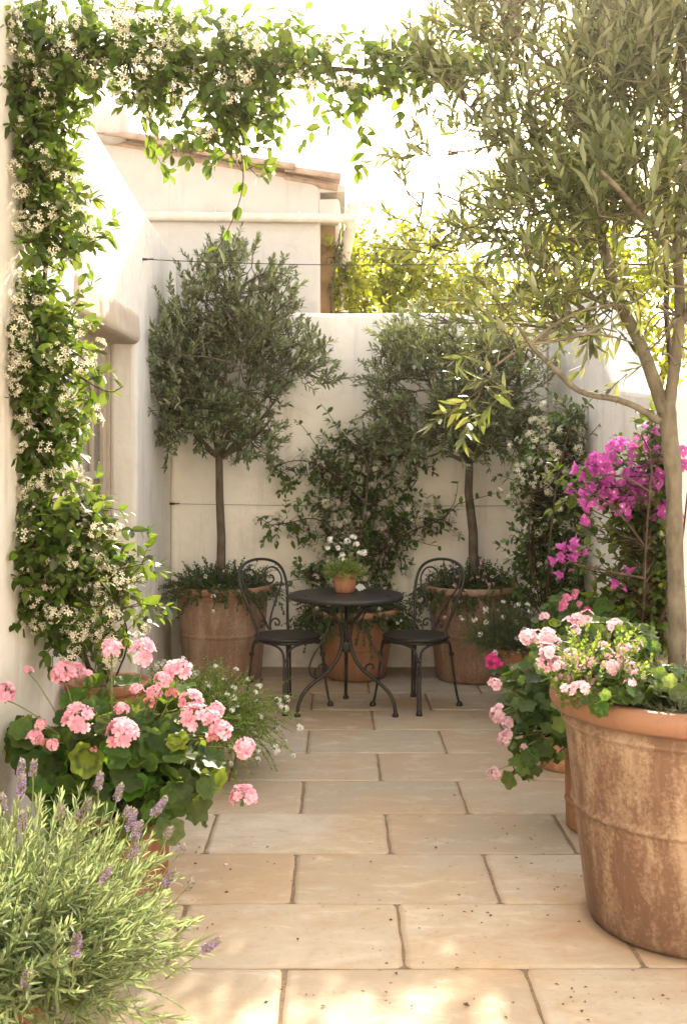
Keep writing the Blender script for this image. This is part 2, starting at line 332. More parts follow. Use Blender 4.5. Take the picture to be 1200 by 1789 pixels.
def rv(g,n=None):            # random unit vectors
    a=g.normal(size=(n,3) if n else 3); return nrm(a)
class Leaves:
    def __init__(self): self.P=[];self.D=[];self.N=[];self.S=[]
    def add(self,p,d,n,s): self.P.append(p);self.D.append(d);self.N.append(n);self.S.append(s)
    def flush(self,mb,temps,g,mi=0):
        P,D,N,S=[np.array(q) for q in (self.P,self.D,self.N,self.S)]
        if len(P)==0: return
        k=g.integers(0,len(temps),len(P))
        for i,T in enumerate(temps):
            q=k==i; mb.inst(T,P[q],D[q],N[q],S[q],mi)
def curve(p0,d0,L,g,n=6,bend=.25,grav=0.):
    pts=[np.array(p0,float)]; d=nrm(d0)
    for i in range(n):
        d=nrm(d+g.normal(size=3)*bend/ n**.5+np.array([0,0,-grav])/n); pts.append(pts[-1]+d*L/n)
    return np.array(pts)
def along(pts,s):
    t=s*(len(pts)-1); i=min(int(t),len(pts)-2); f=t-i
    return pts[i]*(1-f)+pts[i+1]*f, nrm(pts[i+1]-pts[i])
def twig(lv,wood,g,p0,d0,L,leaf,space,ang=50,bend=.3,grav=0.,r=.0025,mi=1,start=.1,up=.6,jit=.35,pair=2,k=4):
    pts=curve(p0,d0,L,g,6,bend,grav)
    wood.tube(pts,np.linspace(r,r*.4,len(pts)),k,mi,cap=False)
    n=max(2,int(L*(1-start)/space)); rot=g.uniform(0,6.3)
    for j in range(n):
        s=start+(1-start)*(j+.5)/n; p,t=along(pts,s)
        a=nrm(np.cross(t,[0.3,.2,1.])); b=np.cross(t,a); rot+=math.pi/2 if pair==2 else 2.4
        for q in range(pair):
            th=rot+q*math.pi+g.normal()*jit*.5; o=a*math.cos(th)+b*math.sin(th)
            an=R(ang)*(1-.35*s)+g.normal()*jit*.6
            d=t*math.cos(an)+o*math.sin(an)+np.array([0,0,-grav*.35])
            nn=np.array([0,0,up])+t*.4+rv(g)*jit*1.2
            lv.add(p,d,nn,leaf*g.uniform(.65,1.15)*(1-.25*s*s))
    e,t=along(pts,1.0); lv.add(e,t+rv(g)*.2,np.array([0,0,1.])+rv(g)*.5,leaf*.7)
    return pts
def in_blobs(g,blobs,n,bias=.5):
    w=np.array([b[1][0]*b[1][1]*b[1][2]*(b[2] if len(b)>2 else 1) for b in blobs]); k=g.choice(len(blobs),n,p=w/w.sum())
    out=[]
    for i in k:
        c,r=blobs[i][0],blobs[i][1]; u=rv(g)*g.uniform(0,1)**bias; out.append((np.array(c)+u*np.array(r),u,i))
    return out
def bez(a,b,c,n=8):
    t=np.linspace(0,1,n)[:,None]; return (1-t)**2*a+2*t*(1-t)*b+t*t*c

def olive(root,trunk,tr,limbs,blobs,ntw,leaf,tw_len,temps,lmat,seed,bark,center,clamp=None,space=.022,limb_r=.022,thin=None):
    g=np.random.default_rng(seed); tb=MB(); tb.tube(trunk,tr,14,0)
    skel=[]
    for li,(pts,ra) in enumerate(limbs):
        tb.tube(pts,np.linspace(ra,ra*.35,len(pts)),8,0)
        for s in np.linspace(.8 if (leaf>.07 and li==0) else .3,1,9): skel.append(along(pts,s)[0])
    cb=MB(); lv=Leaves()
    # secondary branches to clump centres
    cl=in_blobs(g,blobs,int(ntw/9),.5); sk=np.array(skel); clp=[]
    for p,u,_ in cl:
        if clamp: p=clamp(p)
        a=sk[np.argmin(np.linalg.norm(sk-p,axis=1)+np.maximum(0,sk[:,2]-p[2])*.7)]
        m=(a+p)/2+np.array([0,0,.12*np.linalg.norm(p-a)])+g.normal(size=3)*.05
        pts=bez(a,m,p,7); tb.tube(pts,np.linspace(limb_r*.42,.003,7),5,0,cap=False)
        clp+= [along(pts,s)[0] for s in (.4,.6,.8,1.)]
    clp=np.array(clp)
    for p,u,_ in in_blobs(g,blobs,ntw,.45):
        if clamp: p=clamp(p)
        if thin and g.uniform()<thin(p): continue
        if mnoise.noise(Vector([float(x) for x in p*(4.2 if leaf<.06 else 3.4)])+Vector((seed,0,0)))<(-.2 if leaf<.06 else -.24): continue
        a=clp[np.argmin(np.linalg.norm(clp-p,axis=1))]
        q=a+(p-a)*min(1,.22/max(.01,np.linalg.norm(p-a)))*g.uniform(.7,1.3)
        if np.linalg.norm(q-a)>.03: cb.tube(bez(a,(a+q)/2+g.normal(size=3)*.02,q,4),np.array([.004,.0035,.003,.0025]),4,1,cap=False)
        d=nrm(p-center)*.75+np.array([0,0,.45])+rv(g)*.75
        twig(lv,cb,g,q,d,tw_len*g.uniform(.6,1.3),leaf,space,ang=48,bend=.35,grav=g.uniform(-.25,.18))
    lv.flush(cb,temps,g,0)
    part(tb,'trunk',bark,root); part(cb,'crown',[lmat,M['twig_bark']],root)
    return g

def florets(mb,C,Nn,size,npet,T,tilt,mi,g):
    P=[];D=[];N=[];S=[]
    for c,n in zip(C,Nn):
        n=nrm(n); a=nrm(np.cross(n,rv(g))); b=np.cross(n,a); s=size*g.uniform(.85,1.15)
        for k in range(npet):
            th=2*math.pi*k/npet; o=a*math.cos(th)+b*math.sin(th); d=o*math.cos(tilt)+n*math.sin(tilt)
            P.append(c);D.append(d);N.append(n*math.cos(tilt)-o*math.sin(tilt)+rv(g)*.12);S.append(s)
    mb.inst(T,P,D,N,S,mi)
def dome(g,n,r,flat=.75,lim=-.25):
    out=[];i=0
    while len(out)<n:
        u=rv(g)
        if u[2]>lim: out.append(u*np.array([r,r,r*flat]))
    return np.array(out)
def mesh_only(mb,name,mats):
    o=mb.build(name,mats); me=o.data; bpy.data.objects.remove(o); return me
def jas_cluster(seed,n=9,r=.034,size=.012,petal='white_petal'):
    g=np.random.default_rng(seed); mb=MB(); C=dome(g,n,r,.9,-.1); 
    florets(mb,C+np.array([0,0,.01]),C+rv(g,n)*r*.4,size,5,T_PETN,.1,0,g)
    florets(mb,C*1.02+np.array([0,0,.01]),C,size*.22,3,T_PET,.9,2,g)
    for c in C: mb.tube(np.array([[0,0,-.02],c*.5,c+np.array([0,0,.01])]),.0009,3,1,cap=False)
    return mesh_only(mb,'flower_cluster',[M[petal],M['stem_green'],M['yellow_core']])
JAS=[jas_cluster(i,n) for i,n in enumerate((7,9,11,13))]
JASF=[jas_cluster(20+i,n,.026,.014) for i,n in enumerate((7,9,11))]
def head(seed,n,r,size,petal,flat=.75,np_=5,tilt=.45,sep=True):
    g=np.random.default_rng(seed); mb=MB(); C=dome(g,n,r,flat,-.3)*g.uniform(.85,1.12,(n,1))
    florets(mb,C,C+rv(g,n)*r*.45+np.array([0,0,r*.35]),size,np_,T_PET,tilt,0,g)
    for c in C: mb.tube(np.array([[0,0,-r*.7],c*.45+np.array([0,0,-r*.3]),c]),.0014,3,1,cap=False)
    if sep:
        P=rv(g,10)*np.array([r*.4,r*.4,r*.2])+np.array([0,0,-r*.45]); mb.inst(T_SMALL[0],P,rv(g,10)-np.array([0,0,.6]),rv(g,10),np.full(10,r*.5),1)
    return mesh_only(mb,'flower_head',[M[petal],M['stem_green']])
PINK=[head(i,n,.043,.0245,'pink_petal',.78,5,.5) for i,n in enumerate((20,23,17))]
PALE=[head(10+i,n,.021,.0165,'palepink_petal') for i,n in enumerate((9,12,7))]
ROSE=[head(15+i,n,.020,.0135,'rose_petal') for i,n in enumerate((14,11))]
M['dusty_petal']=petal_mat('dusty_petal',(.42,.14,.14),(.55,.26,.24),(.6,.25,.22))
DUST=[head(33,16,.036,.019,'dusty_petal'),head(34,10,.028,.016,'dusty_petal')]
MAG=[head(30,12,.028,.018,'magenta_petal')]
TINYW=[head(40+i,n,.011,.0075,'pure_white',.8,4,.2,False) for i,n in enumerate((8,11,6))]
TINYP=[head(46+i,n,.012,.008,'palepink_petal',.8,5,.2,False) for i,n in enumerate((7,9))]
WHITEB=[head(50+i,n,.017,.011,'pure_white',.7,4,.2,False) for i,n in enumerate((14,17))]
def bract_mesh(seed,n):
    g=np.random.default_rng(seed); mb=MB(); C=dome(g,n,.05,.8,-.6)*g.uniform(.5,1.1,(n,1))
    for c in C:
        nn=nrm(c+rv(g)*.03); florets(mb,[c],[nn],.040*g.uniform(.8,1.15),3,T_BR,.75,0,g); florets(mb,[c+nn*.01],[nn],.006,4,T_PET,.4,2,g)
        mb.tube(np.array([[0,0,-.03],c*.5,c]),.0012,3,1,cap=False)
    return mesh_only(mb,'bract_cluster',[M['bract'],M['stem_green'],M['white_petal']])
BRACT=[bract_mesh(60,9),bract_mesh(61,6),bract_mesh(62,12),bract_mesh(63,2)]
def place(me,name,root,p,n=(0,0,1),s=1.,g=None):
    o=bpy.data.objects.new(name,me); COL.objects.link(o); o.parent=root
    q=Vector([float(x) for x in n]).to_track_quat('Z','Y'); 
    e=Matrix.Translation(Vector([float(x) for x in p])-root.location)@q.to_matrix().to_4x4()@Matrix.Rotation(g.uniform(0,6.28) if g else 0,4,'Z')@Matrix.Scale(float(s),4)
    o.matrix_basis=e; return o
def merge_places(items,name,mats,root,kind='stuff'):     # (mesh,p,n,s) -> one part
    mb=MB()
    for me,p,n,s in items:
        k=len(me.vertices); co=np.empty(k*3,np.float32); me.vertices.foreach_get('co',co); co=co.reshape(-1,3)
        q=np.array(Vector([float(x) for x in n]).to_track_quat('Z','Y').to_matrix()); at=np.empty(k,np.float32); me.attributes['edge'].data.foreach_get('value',at)
        by={}
        for pl in me.polygons: by.setdefault((len(pl.vertices),pl.material_index),[]).append(list(pl.vertices))
        v=co@q.T*s+np.asarray(p); first=True; base=mb.n
        mb.add(v,[],0,at)
        for (L,mi),fs in by.items(): mb.F.append((np.array(fs)+base,mi))
    if not items: return None
    o=part(mb,name,mats,root); o['kind']=kind; return o
def put_flowers(root,name,items,g,cap=100,mass='flower_mass',mats=None):   # largest in view as parts, rest as one mass
    items=sorted(items,key=lambda q:q[1][1])
    for me,p,n,s in items[:cap]: place(me,name,root,p,n,s,g)
    if len(items)>cap: merge_places(items[cap:],mass,mats,root)

# ------------------------------------------------------------------ setting: ground and paving
gm=MB(); gm.add([(-150,-150,-.06),(150,-150,-.06),(150,150,-.06),(-150,150,-.06)],np.array([[0,1,2,3]])); tag(gm.build('ground',M['earth']),kind='structure')
pv=MB(); g=np.random.default_rng(5)
mo=MB(); mo.add([(-1.6,-1.5,-.006),(1.9,-1.5,-.006),(1.9,8.6,-.006),(-1.6,8.6,-.006)],np.array([[0,1,2,3]]))
mo.add([(-1.6,-1.5,-.05),(1.9,-1.5,-.05),(1.9,8.6,-.05),(-1.6,8.6,-.05)],np.array([[3,2,1,0]]))
tag(mo.build('mortar_bed',M['mortar']),kind='structure')
rows=[-1.48+.5075*i for i in range(0,21)]
def slab(x0,x1,y0,y1):
    x0+=.0042;x1-=.0042;y0+=.0024;y1-=.0024
    nx,ny=14,10
    u=np.concatenate([[0,.012,.03],np.linspace(.07,.93,nx),[.97,.988,1]]); v=np.concatenate([[0,.015,.04],np.linspace(.09,.91,ny),[.96,.985,1]])
    U,V=np.meshgrid(u,v,indexing='ij'); ph=g.uniform(0,6,8)
    ex=np.minimum(np.minimum(U,1-U)*(x1-x0),np.minimum(V,1-V)*(y1-y0))
    wob=lambda t,a: .0011*(np.sin(t*13+ph[a])+.8*np.sin(t*47+ph[a+1])+.7*np.sin(t*83+ph[a]*3))
    X=x0+U*(x1-x0)+(1-U)**6*wob(V,0)+U**6*wob(V,2); Y=y0+V*(y1-y0)+(1-V)**6*wob(U,4)+V**6*wob(U,6)
    cr=np.minimum(U,1-U)*(x1-x0)+np.minimum(V,1-V)*(y1-y0); k=np.clip(.02-cr,0,1)*.5   # worn corners
    X=X+k*np.sign(.5-U); Y=Y+k*np.sign(.5-V)
    tilt=g.normal(size=2)*.0016
    Z=-.0075*np.clip(1-ex/.009,0,1)**1.6+tilt[0]*(U-.5)+tilt[1]*(V-.5)+.0012*np.sin(U*7+ph[0])*np.sin(V*5+ph[1])+g.normal()*.0008
    a,b=U.shape; idx=np.arange(a*b).reshape(a,b)
    f=np.stack([idx[:-1,:-1],idx[1:,:-1],idx[1:,1:],idx[:-1,1:]],-1).reshape(-1,4)
    pv.add(np.stack([X,Y,Z],-1).reshape(-1,3),f,0,np.clip(1-ex/.02,0,1).ravel())
for i in range(len(rows)-1):
    y0=rows[i]; y1=min(rows[i+1],8.6); off=.21 if i%2==0 else -.165
    # row whose near edge is at 3.085 starts with a joint at .21
    x=off-.745*3; 
    while x<1.9:
        a=max(x+g.normal()*.0,-1.6); b=min(x+.745,1.9)
        if b-a>.05 : slab(a,b,y0,y1)
        x+=.745
tag(pv.build('paving',M['paving']),kind='structure')

# ------------------------------------------------------------------ walls
def hL(d): return 3.086+.067*(8.36-d)
root=rooted('house_wall',(-1.24,7,0),'tall white plastered house wall on the left with a doorway, sunlit along the top','wall')
w=MB(); w.prism([(-1.5,-.05),(5.55,-.05),(5.55,2.30),(7.14,2.30),(7.14,-.05),(8.9,-.05),(8.9,hL(8.9)),(8.3,hL(8.3)+.015),(7,hL(7)),(5.6,hL(5.6)+.02),(4,hL(4)-.02),(2,hL(2)),(-1.5,hL(-1.5))],0,-1.72,-1.24)
wo=part(w,'wall',M['plaster'],root,smooth=False); bevel(wo,.035)
lb=MB()
def rough_box(mb,lo,hi,r,amp,seed,n=(10,30,8),mi=0):
    lo=np.array(lo);hi=np.array(hi)
    ax=[np.linspace(0,1,k) for k in n]; ph=np.random.default_rng(seed).uniform(0,6,12)
    for a in range(3):
        b,c=[q for q in range(3) if q!=a]
        for s in (0,1):
            B,C=np.meshgrid(ax[b],ax[c],indexing='ij'); P=np.zeros(B.shape+(3,)); P[...,a]=s; P[...,b]=B; P[...,c]=C
            P=lo+P*(hi-lo); q=np.clip(P,lo+r,hi-r); d=P-q; P=q+r*nrm(d)
            x,y,z=P[...,0],P[...,1],P[...,2]; nn=nrm(d)
            disp=amp*(np.sin(9*y+ph[0]+3*z)+.6*np.sin(23*y+ph[1]+11*x)+.5*np.sin(31*z+ph[2]+7*y)+.4*np.sin(53*y+ph[3]+29*z))
            P=P+nn*disp[...,None]; k,l=B.shape; idx=np.arange(k*l).reshape(k,l)
            f=np.stack([idx[:-1,:-1],idx[1:,:-1],idx[1:,1:],idx[:-1,1:]],-1).reshape(-1,4)
            if (s==1)!=(a==1): pass
            else: f=f[:,::-1]
            mb.add(P.reshape(-1,3),f,mi)
rough_box(lb,(-1.60,5.42,2.268),(-1.226,7.17,2.46),.04,.004,3,(14,50,12))
part(lb,'lintel',M['lintel_plaster'],root)
dr=empty('door',(-1.42,6.345,0)); dr.parent=root; dr.location=Vector((-1.42,6.345,0))-root.location
def sub(mb,name,mat,par,world,**k):
    o=mb.build(name,mat,None,**k); o.data.transform(Matrix.Translation(-Vector(world))); o.parent=par; return o
dw=(-1.42,6.345,0)
fr=MB(); fr.box((-1.50,5.552,0),(-1.395,5.62,2.27)); fr.box((-1.50,7.07,0),(-1.395,7.138,2.27)); fr.box((-1.50,5.62,2.2),(-1.397,7.07,2.27))
fr.box((-1.395,7.085,0),(-1.38,7.118,2.265)); fr.box((-1.395,5.57,0),(-1.38,5.605,2.265))
bevel(sub(fr,'frame',M['door_paint'],dr,dw,smooth=False),.006)
for (a,b) in ((5.625,6.34),(6.35,7.065)):
    lf=MB(); st=.085
    lf.box((-1.46,a,.01),(-1.415,a+st,2.19)); lf.box((-1.46,b-st,.01),(-1.415,b,2.19))
    for z0,z1 in ((.01,.16),(.78,.88),(1.44,1.485),(2.09,2.19)): lf.box((-1.458,a+st,z0),(-1.417,b-st,z1))
    lf.box((-1.45,a+st,.16),(-1.43,b-st,.78)); m=(a+b)/2; lf.box((-1.456,m-.015,.88),(-1.419,m+.015,2.09))
    bevel(sub(lf,'door_leaf',M['door_paint'],dr,dw,smooth=False),.005)
    pn=MB(); pn.box((-1.445,a+st,.88),(-1.437,b-st,2.09)); sub(pn,'pane',M['glass'],dr,dw,smooth=False)
hd=MB(); hd.tube([(-1.415,6.39,1.02),(-1.375,6.39,1.02),(-1.37,6.42,1.02),(-1.37,6.50,1.015)],.009,8); sub(hd,'handle',M['brass'],dr,dw)

root=rooted('garden_wall',(.2,8.56,0),'cream plastered garden wall closing the far end of the patio','wall')
w=MB(); w.prism([(-1.24,-.05),(1.56,-.05),(1.56,2.60),(1.2,2.615),(.6,2.63),(0.,2.625),(-.6,2.64),(-1.24,2.63)],1,8.56,8.80); bevel(part(w,'wall',M['plaster_back'],root,smooth=False),.035)
root=rooted('side_wall',(1.56,7,0),'white side wall on the right behind the bougainvillea, stepped lower towards the viewer','wall')
w=MB(); w.prism([(5.42,-.05),(8.9,-.05),(8.9,2.60),(7.15,2.60),(6.95,2.42),(6.75,2.12),(6.5,1.96),(6.1,1.93),(5.42,1.88)],0,1.563,1.80); bevel(part(w,'wall',M['plaster'],root,smooth=False),.035)  # hidden step and near end shaped to let the sun in

root=rooted('bounce_wall',(0,-1.0,0),'added unseen white wall behind the viewer bouncing sunlight forward','house')
w=MB(); w.prism([(-6,-.06),(6,-.06),(6,5.6),(-6,5.6)],1,-1.5,-1.0); part(w,'wall',M['plaster_bounce'],root,smooth=False)  # added out of view, reflects sunlight onto the shaded far end
# wires
for (name,lab,a,b,r) in (('trellis_wire','thin wire strung high across the patio above the olive crowns',W(252,453,7.34)+[0.01,0,0],np.array([1.575,7.34,2.82]),.0031),
                     ('trellis_wire','thin wire stretched along the far wall at chair back height behind the jasmine',W(300,880,8.52)+[.01,0,0],np.array([1.54,8.52,1.20]),.0018)):
    root=rooted(name,(a+b)/2,lab,'wire')
    t=np.linspace(0,1,24)[:,None]; pts=a*(1-t)+b*t; pts[:,2]-= .035*(4*t*(1-t))[:,0]*(1 if r>.003 else .3)
    mb=MB(); mb.tube(pts,r,6); part(mb,'cable',M['wire'],root)
    for e,dx in ((a,-1),(b,1)):
        mb=MB(); mb.tube([e+[dx*.04,0,0],e+[dx*.02,0,0],e-[dx*.012,0,0]],[.006,.009,.007],8); mb.tube([e-[dx*.012,0,0],e-[dx*.05,0,-.002]],[.005,.0055],6); part(mb,'eye_bolt',M['wire'],root)
        if r>.003 and dx==1:
            mb=MB(); mb.tube([(e[0]+.05,e[1],2.56),(e[0]+.05,e[1],2.86)],.007,8); part(mb,'post',M['wire'],root)

# ------------------------------------------------------------------ neighbouring house
D0=9.0
root=rooted('neighbour_house',(-2,D0,0),'white neighbouring house with a low tiled gable beyond the garden wall','house')
def rz(x): return 4.05-.21*abs(x+1.8)
w=MB(); w.prism([(-4.6,0),(-.137,0),(-.137,rz(-.137)-.05),(-.20,rz(-.2)),(-1.8,4.05),(-4.6,rz(-4.6))],1,D0,D0+.3); bevel(part(w,'facade',M['plaster_house'],root,smooth=False),.03)
w=MB(); w.prism([(-4.5,0),(-.02,0),(-.02,rz(-.02)-.12),(-1.8,4.0),(-4.5,rz(-4.5)-.05)],1,D0+.3,D0+5.5); part(w,'side_masonry',M['rubble'],root,smooth=False)
rt=MB(); rg=np.random.default_rng(8)
def half_tile(p,d,L,r0,r1,conv=True):     # barrel tile along d
    d=nrm(d); s=nrm(np.cross(d,[0,0,1])); u=np.cross(s,d); n=9; V=[]
    for k,(t,r) in enumerate(((0,r0),(1,r1))):
        for rr in (r,r-.014):
            for q in range(n):
                a=math.pi*q/(n-1); V.append(p+d*L*t+s*math.cos(a)*rr+u*math.sin(a)*rr*.75*(1 if conv else -1))
    f=[]
    for q in range(n-1):
        f+=[[q,q+1,2*n+q+1,2*n+q],[n+q+1,n+q,3*n+q,3*n+q+1],[q+1,q,n+q,n+q+1],[2*n+q,2*n+q+1,3*n+q+1,3*n+q]]
    f+=[[0,2*n,3*n,n],[n-1,2*n-1,4*n-1,3*n-1]]
    rt.add(V,np.array(f))
for side in (1,-1):
    dn=nrm(np.array([side*1.,0,-.21])); top=np.array([-1.8,0,4.045])
    k=5 if side==1 else 8
    for row in range(26):
        y=D0-.03+row*.2
        for j in range(k):
            p=top+dn*(.36*j-.02)+np.array([0,y,.0+rg.normal()*.006]); half_tile(p+np.array([0,rg.normal()*.006,0]),dn+np.array([0,rg.normal()*.012,.045]),.43,.085,.1)
            if row<25: half_tile(p+np.array([0,.1,-.01]),dn+np.array([0,0,.03]),.42,.085,.08,False)
    sl=MB()
for row in range(14): half_tile(np.array([-1.8+rg.normal()*.01,D0-.08+row*.38,4.10+rg.normal()*.006]),np.array([0,1.,.02]),.42,.15,.135)
part(rt,'roof',M['tile'],root)
sl=MB(); sl.prism([(-4.7,rz(-4.7)-.03),(.06,rz(.06)-.03),(.06,rz(.06)+.015),(-1.8,4.055),(-4.7,rz(-4.7)+.015)],1,D0+.02,D0+5.4); part(sl,'roof_deck',M['plaster_house'],root,smooth=False)
cb=MB(); rough_box(cb,(-1.97,D0-.13,4.0),(-1.63,D0+.2,4.27),.10,.006,6,(8,8,8)); part(cb,'ridge_cap',M['plaster_house'],root)
ev=MB(); rough_box(ev,(-.15,D0+.0,rz(0)-.27),(.015,D0+.26,rz(0)-.10),.02,.004,2,(8,8,8)); rough_box(ev,(-.12,D0+.31,rz(0)-.45),(.02,D0+.6,rz(0)-.14),.02,.006,4,(8,8,8)); part(ev,'eave_corbel',M['plaster_house'],root)
gp=MB(); zc=CAM_H+(785-378)*8.95/F_PX
gp.tube([(-1.75,8.955,zc+.01),(-1.,8.955,zc),(-.15,8.955,zc-.012),(.06,8.955,zc-.015),(.10,8.957,zc-.01),(.118,8.97,zc+.02),(.122,8.98,zc+.06),(.122,8.98,zc+.10)],[.036,.036,.036,.036,.04,.044,.046,.06],16)
gp.tube([(.09,8.97,zc-.01),(.105,9.03,zc-.06),(.08,9.15,zc-.15),(.05,9.3,zc-.32),(.04,9.4,zc-.6),(.04,9.4,zc-1.5)],.045,14)
for x in (-.95,-.3): gp.tube([(x,8.995,zc),(x,8.955,zc+.001)],.012,8); gp.tube([(x-.012,8.955,zc),(x+.012,8.955,zc)],.040,16)
gp.tube([(-.95,8.955,zc+.03),(-.95,8.955,zc+.075)],[.006,.01],8)
part(gp,'gutter_pipe',M['pipe'],root)

# ------------------------------------------------------------------ pots
def pot(name,label,c,rb,rr,h,mat,rim=.06,bands=(),seed=0,lip=.03,soil_drop=.05,belly=.0,n=72,cat='plant pot'):
    r=rooted(name,c,label,cat); mb=MB()
    t=lambda z: rb+(rr-lip-rb)*(z/h)**.9+belly*math.sin(math.pi*z/h)
    P=[(0,0),(rb*.9,0),(rb*.985,.006),(rb,.02)]
    zs=np.linspace(.03,h-rim-.012,90)
    for z in zs:
        d=0
        for b,wd,am in bands: d+=am*math.exp(-((z-b)/wd)**2)
        P.append((t(z)+d,z))
    a=t(h-rim)
    P+=[(a+.002,h-rim-.004),(a+lip*.75,h-rim+.004)]
    for k in range(9):
        th=-math.pi*.5+math.pi*k/8; P.append((rr-rim*.32+rim*.32*math.cos(th),h-rim*.5+rim*.5*math.sin(th)))
    P+=[(rr-rim*.9,h-.004),(rr-rim*1.05,h-.02),(rr-rim*1.1,h-soil_drop-.03)]
    mb.lathe(P,n,(0,0,0),0,.006,seed); o=mb.build('body',mat); o.parent=r
    sb=MB(); k=rr-rim*1.09; ang=np.linspace(0,2*math.pi,24,endpoint=False); g=np.random.default_rng(seed+3)
    prof=[(k,h-soil_drop),(k*.7,h-soil_drop+.012),(k*.35,h-soil_drop+.016),(0.002,h-soil_drop+.02)]; sb.lathe(prof,24,(0,0,0),0,.01,seed); o=sb.build('soil',M['soil']); o.parent=r
    return r
PL=(-.81,8.13,0); PR=(.948,8.13,0); PM=(.126,8.19,0); PB=(1.232,3.975,0)
pot('terracotta_pot','tall pale weathered terracotta pot holding the left olive in the far corner',PL,.265,.353,.665,M['pot_left'],.05,((.60,.014,.006),(.33,.010,.007)),1)
pot('terracotta_pot','tall weathered terracotta pot under the far right olive behind the chair',PR,.25,.345,.665,M['pot_right'],.05,((.60,.014,.006),(.33,.010,.007)),2)
pot('terracotta_pot','medium terracotta pot standing behind the round table',PM,.21,.31,.49,M['pot_mid'],.055,((.43,.014,.005),(.22,.010,.006)),3)
pot('terracotta_pot','very large terracotta pot with pale lime patches and thick rolled rim at right front',PB,.365,.50,.80,M['pot_big'],.075,((.685,.010,.014),(.40,.008,.014)),5,.04,.05,.0,96)
PG=(-.85,4.28,0); pot('terracotta_pot','orange terracotta pot under the pink geranium',PG,.215,.262,.32,M['pot_new'],.05,(),7)
PJ=(-1.03,5.2,0); pot('terracotta_pot','terracotta pot beside the house wall holding the climbing jasmine',PJ,.135,.195,.575,M['pot_new'],.045,((.50,.01,.004),),8)
PU=(1.09,7.0,0); pot('terracotta_pot','small flared terracotta pot of fine leaved white flowers near the far right chair',PU,.085,.125,.41,M['pot_warm'],.03,(),9,.035,.03,-.02,48)
PA=(1.15,5.85,0); pot('terracotta_pot','small terracotta pot mostly hidden under the trailing pelargonium leaves',PA,.125,.17,.36,M['pot_warm'],.04,((.08,.008,.004),),10)
PC=(1.12,4.93,0); pot('terracotta_pot','banded terracotta pot tucked just behind the very large front pot',PC,.145,.185,.52,M['pot_mid'],.04,((.30,.01,.005),(.12,.01,.005)),11)
PLV=(-.97,3.12,0); pot('terracotta_pot','low terracotta pot buried under the lavender at the left front corner',PLV,.17,.22,.24,M['pot_new'],.04,(),12)
PS=(-.73,5.75,0); pot('terracotta_pot','small terracotta pot under the bright green bush with tiny white flowers',PS,.12,.16,.24,M['pot_warm'],.04,(),13)
PV=(1.38,7.55,0); pot('terracotta_pot','terracotta pot of the bushy jasmine in the far right corner',PV,.11,.15,.3,M['pot_warm'],.04,(),14)
PBG=(1.36,5.75,0); pot('terracotta_pot','terracotta pot at the foot of the purple bougainvillea',PBG,.12,.16,.30,M['pot_warm'],.04,(),15)
TP=np.array([.043,7.2,.722])
pot('small_pot','little ochre terracotta pot on the tabletop',TP,.062,.088,.125,M['pot_warm'],.028,(),16,.008,.02,0,40)

# ------------------------------------------------------------------ olive trees
def tr_line(pts,n=10):
    pts=np.array(pts,float); s=np.linspace(0,len(pts)-1,n); return np.array([along(pts,q/(len(pts)-1))[0] for q in s])
def bl(px,py,d,rx,ry,rd,w=1): c=W(px,py,d); return (c,(rx*d/F_PX,rd,ry*d/F_PX),w)
wallclamp=lambda p: np.array([max(p[0],-1.20),min(p[1],8.48),p[2]])
# far left
root=rooted('olive_tree',(PL[0],PL[1],.6),'standard olive with a rounded grey green crown in the far left corner','tree')
b=W(386,1000,8.13); f=W(383,795,8.13); tl=tr_line([b-[0,0,.1],W(387,940,8.13),W(384,870,8.13),f],10)
L=[]
for (px,py,dd) in ((310,690,7.95),(345,560,8.2),(400,520,8.0),(450,600,8.2),(505,650,8.0),(480,720,7.85),(330,740,8.2),(420,640,7.8)):
    e=W(px,py,dd); L.append((bez(f-[0,0,.02],(f+e)/2+np.array([(e-f)[0]*.25,0,-.04]),e,8),.016))
blobs=[bl(400,560,8.05,95,100,.38),bl(330,620,8.1,68,110,.33),bl(470,600,8.1,75,100,.35),bl(535,645,8.05,42,50,.22,1.2),bl(390,690,8.05,110,70,.35),bl(400,480,8.1,65,55,.28,1.2),bl(300,700,8.1,38,75,.25,1.2),bl(440,755,8.05,60,42,.25,.9),bl(310,775,7.9,40,34,.2,1.),bl(388,735,7.95,85,48,.3,1.1),bl(298,640,7.65,42,120,.2),bl(440,790,7.95,35,25,.18,.9),bl(480,505,8.1,36,55,.2)]
olive(root,tl,np.linspace(.033,.025,10),L,blobs,1500,.058,.15,T_OLIVEF,M['olive_leaf_far'],11,M['dark_bark'],W(395,680,8.1),wallclamp,.017,.018)
# far right
root=rooted('olive_tree',(PR[0],PR[1],.6),'standard olive with a broad dark crown in the pot behind the right chair','tree')
b=W(827,1000,8.13); f=W(820,805,8.13); tl=tr_line([b-[0,0,.1],W(826,930,8.13),W(818,860,8.13),f],10)
L=[]
for (px,py,dd) in ((700,720,7.95),(735,610,8.2),(790,540,8.0),(850,570,8.2),(910,640,8.0),(880,720,7.9),(760,690,7.8),(830,650,7.8)):
    e=W(px,py,dd); L.append((bez(f-[0,0,.02],(f+e)/2+np.array([(e-f)[0]*.25,0,-.04]),e,8),.016))
blobs=[bl(790,620,8.05,110,85,.38),bl(710,650,8.1,65,90,.33),bl(880,650,8.05,62,95,.35),bl(690,745,8.1,52,55,.28),bl(800,720,8.05,115,65,.38),bl(760,545,8.1,75,55,.3),bl(860,545,8.1,80,60,.3),bl(910,755,8.05,36,45,.25),bl(730,790,8.0,45,35,.22,.8),bl(822,750,7.95,85,50,.3,1.1),bl(900,785,7.9,36,25,.18,.8)]
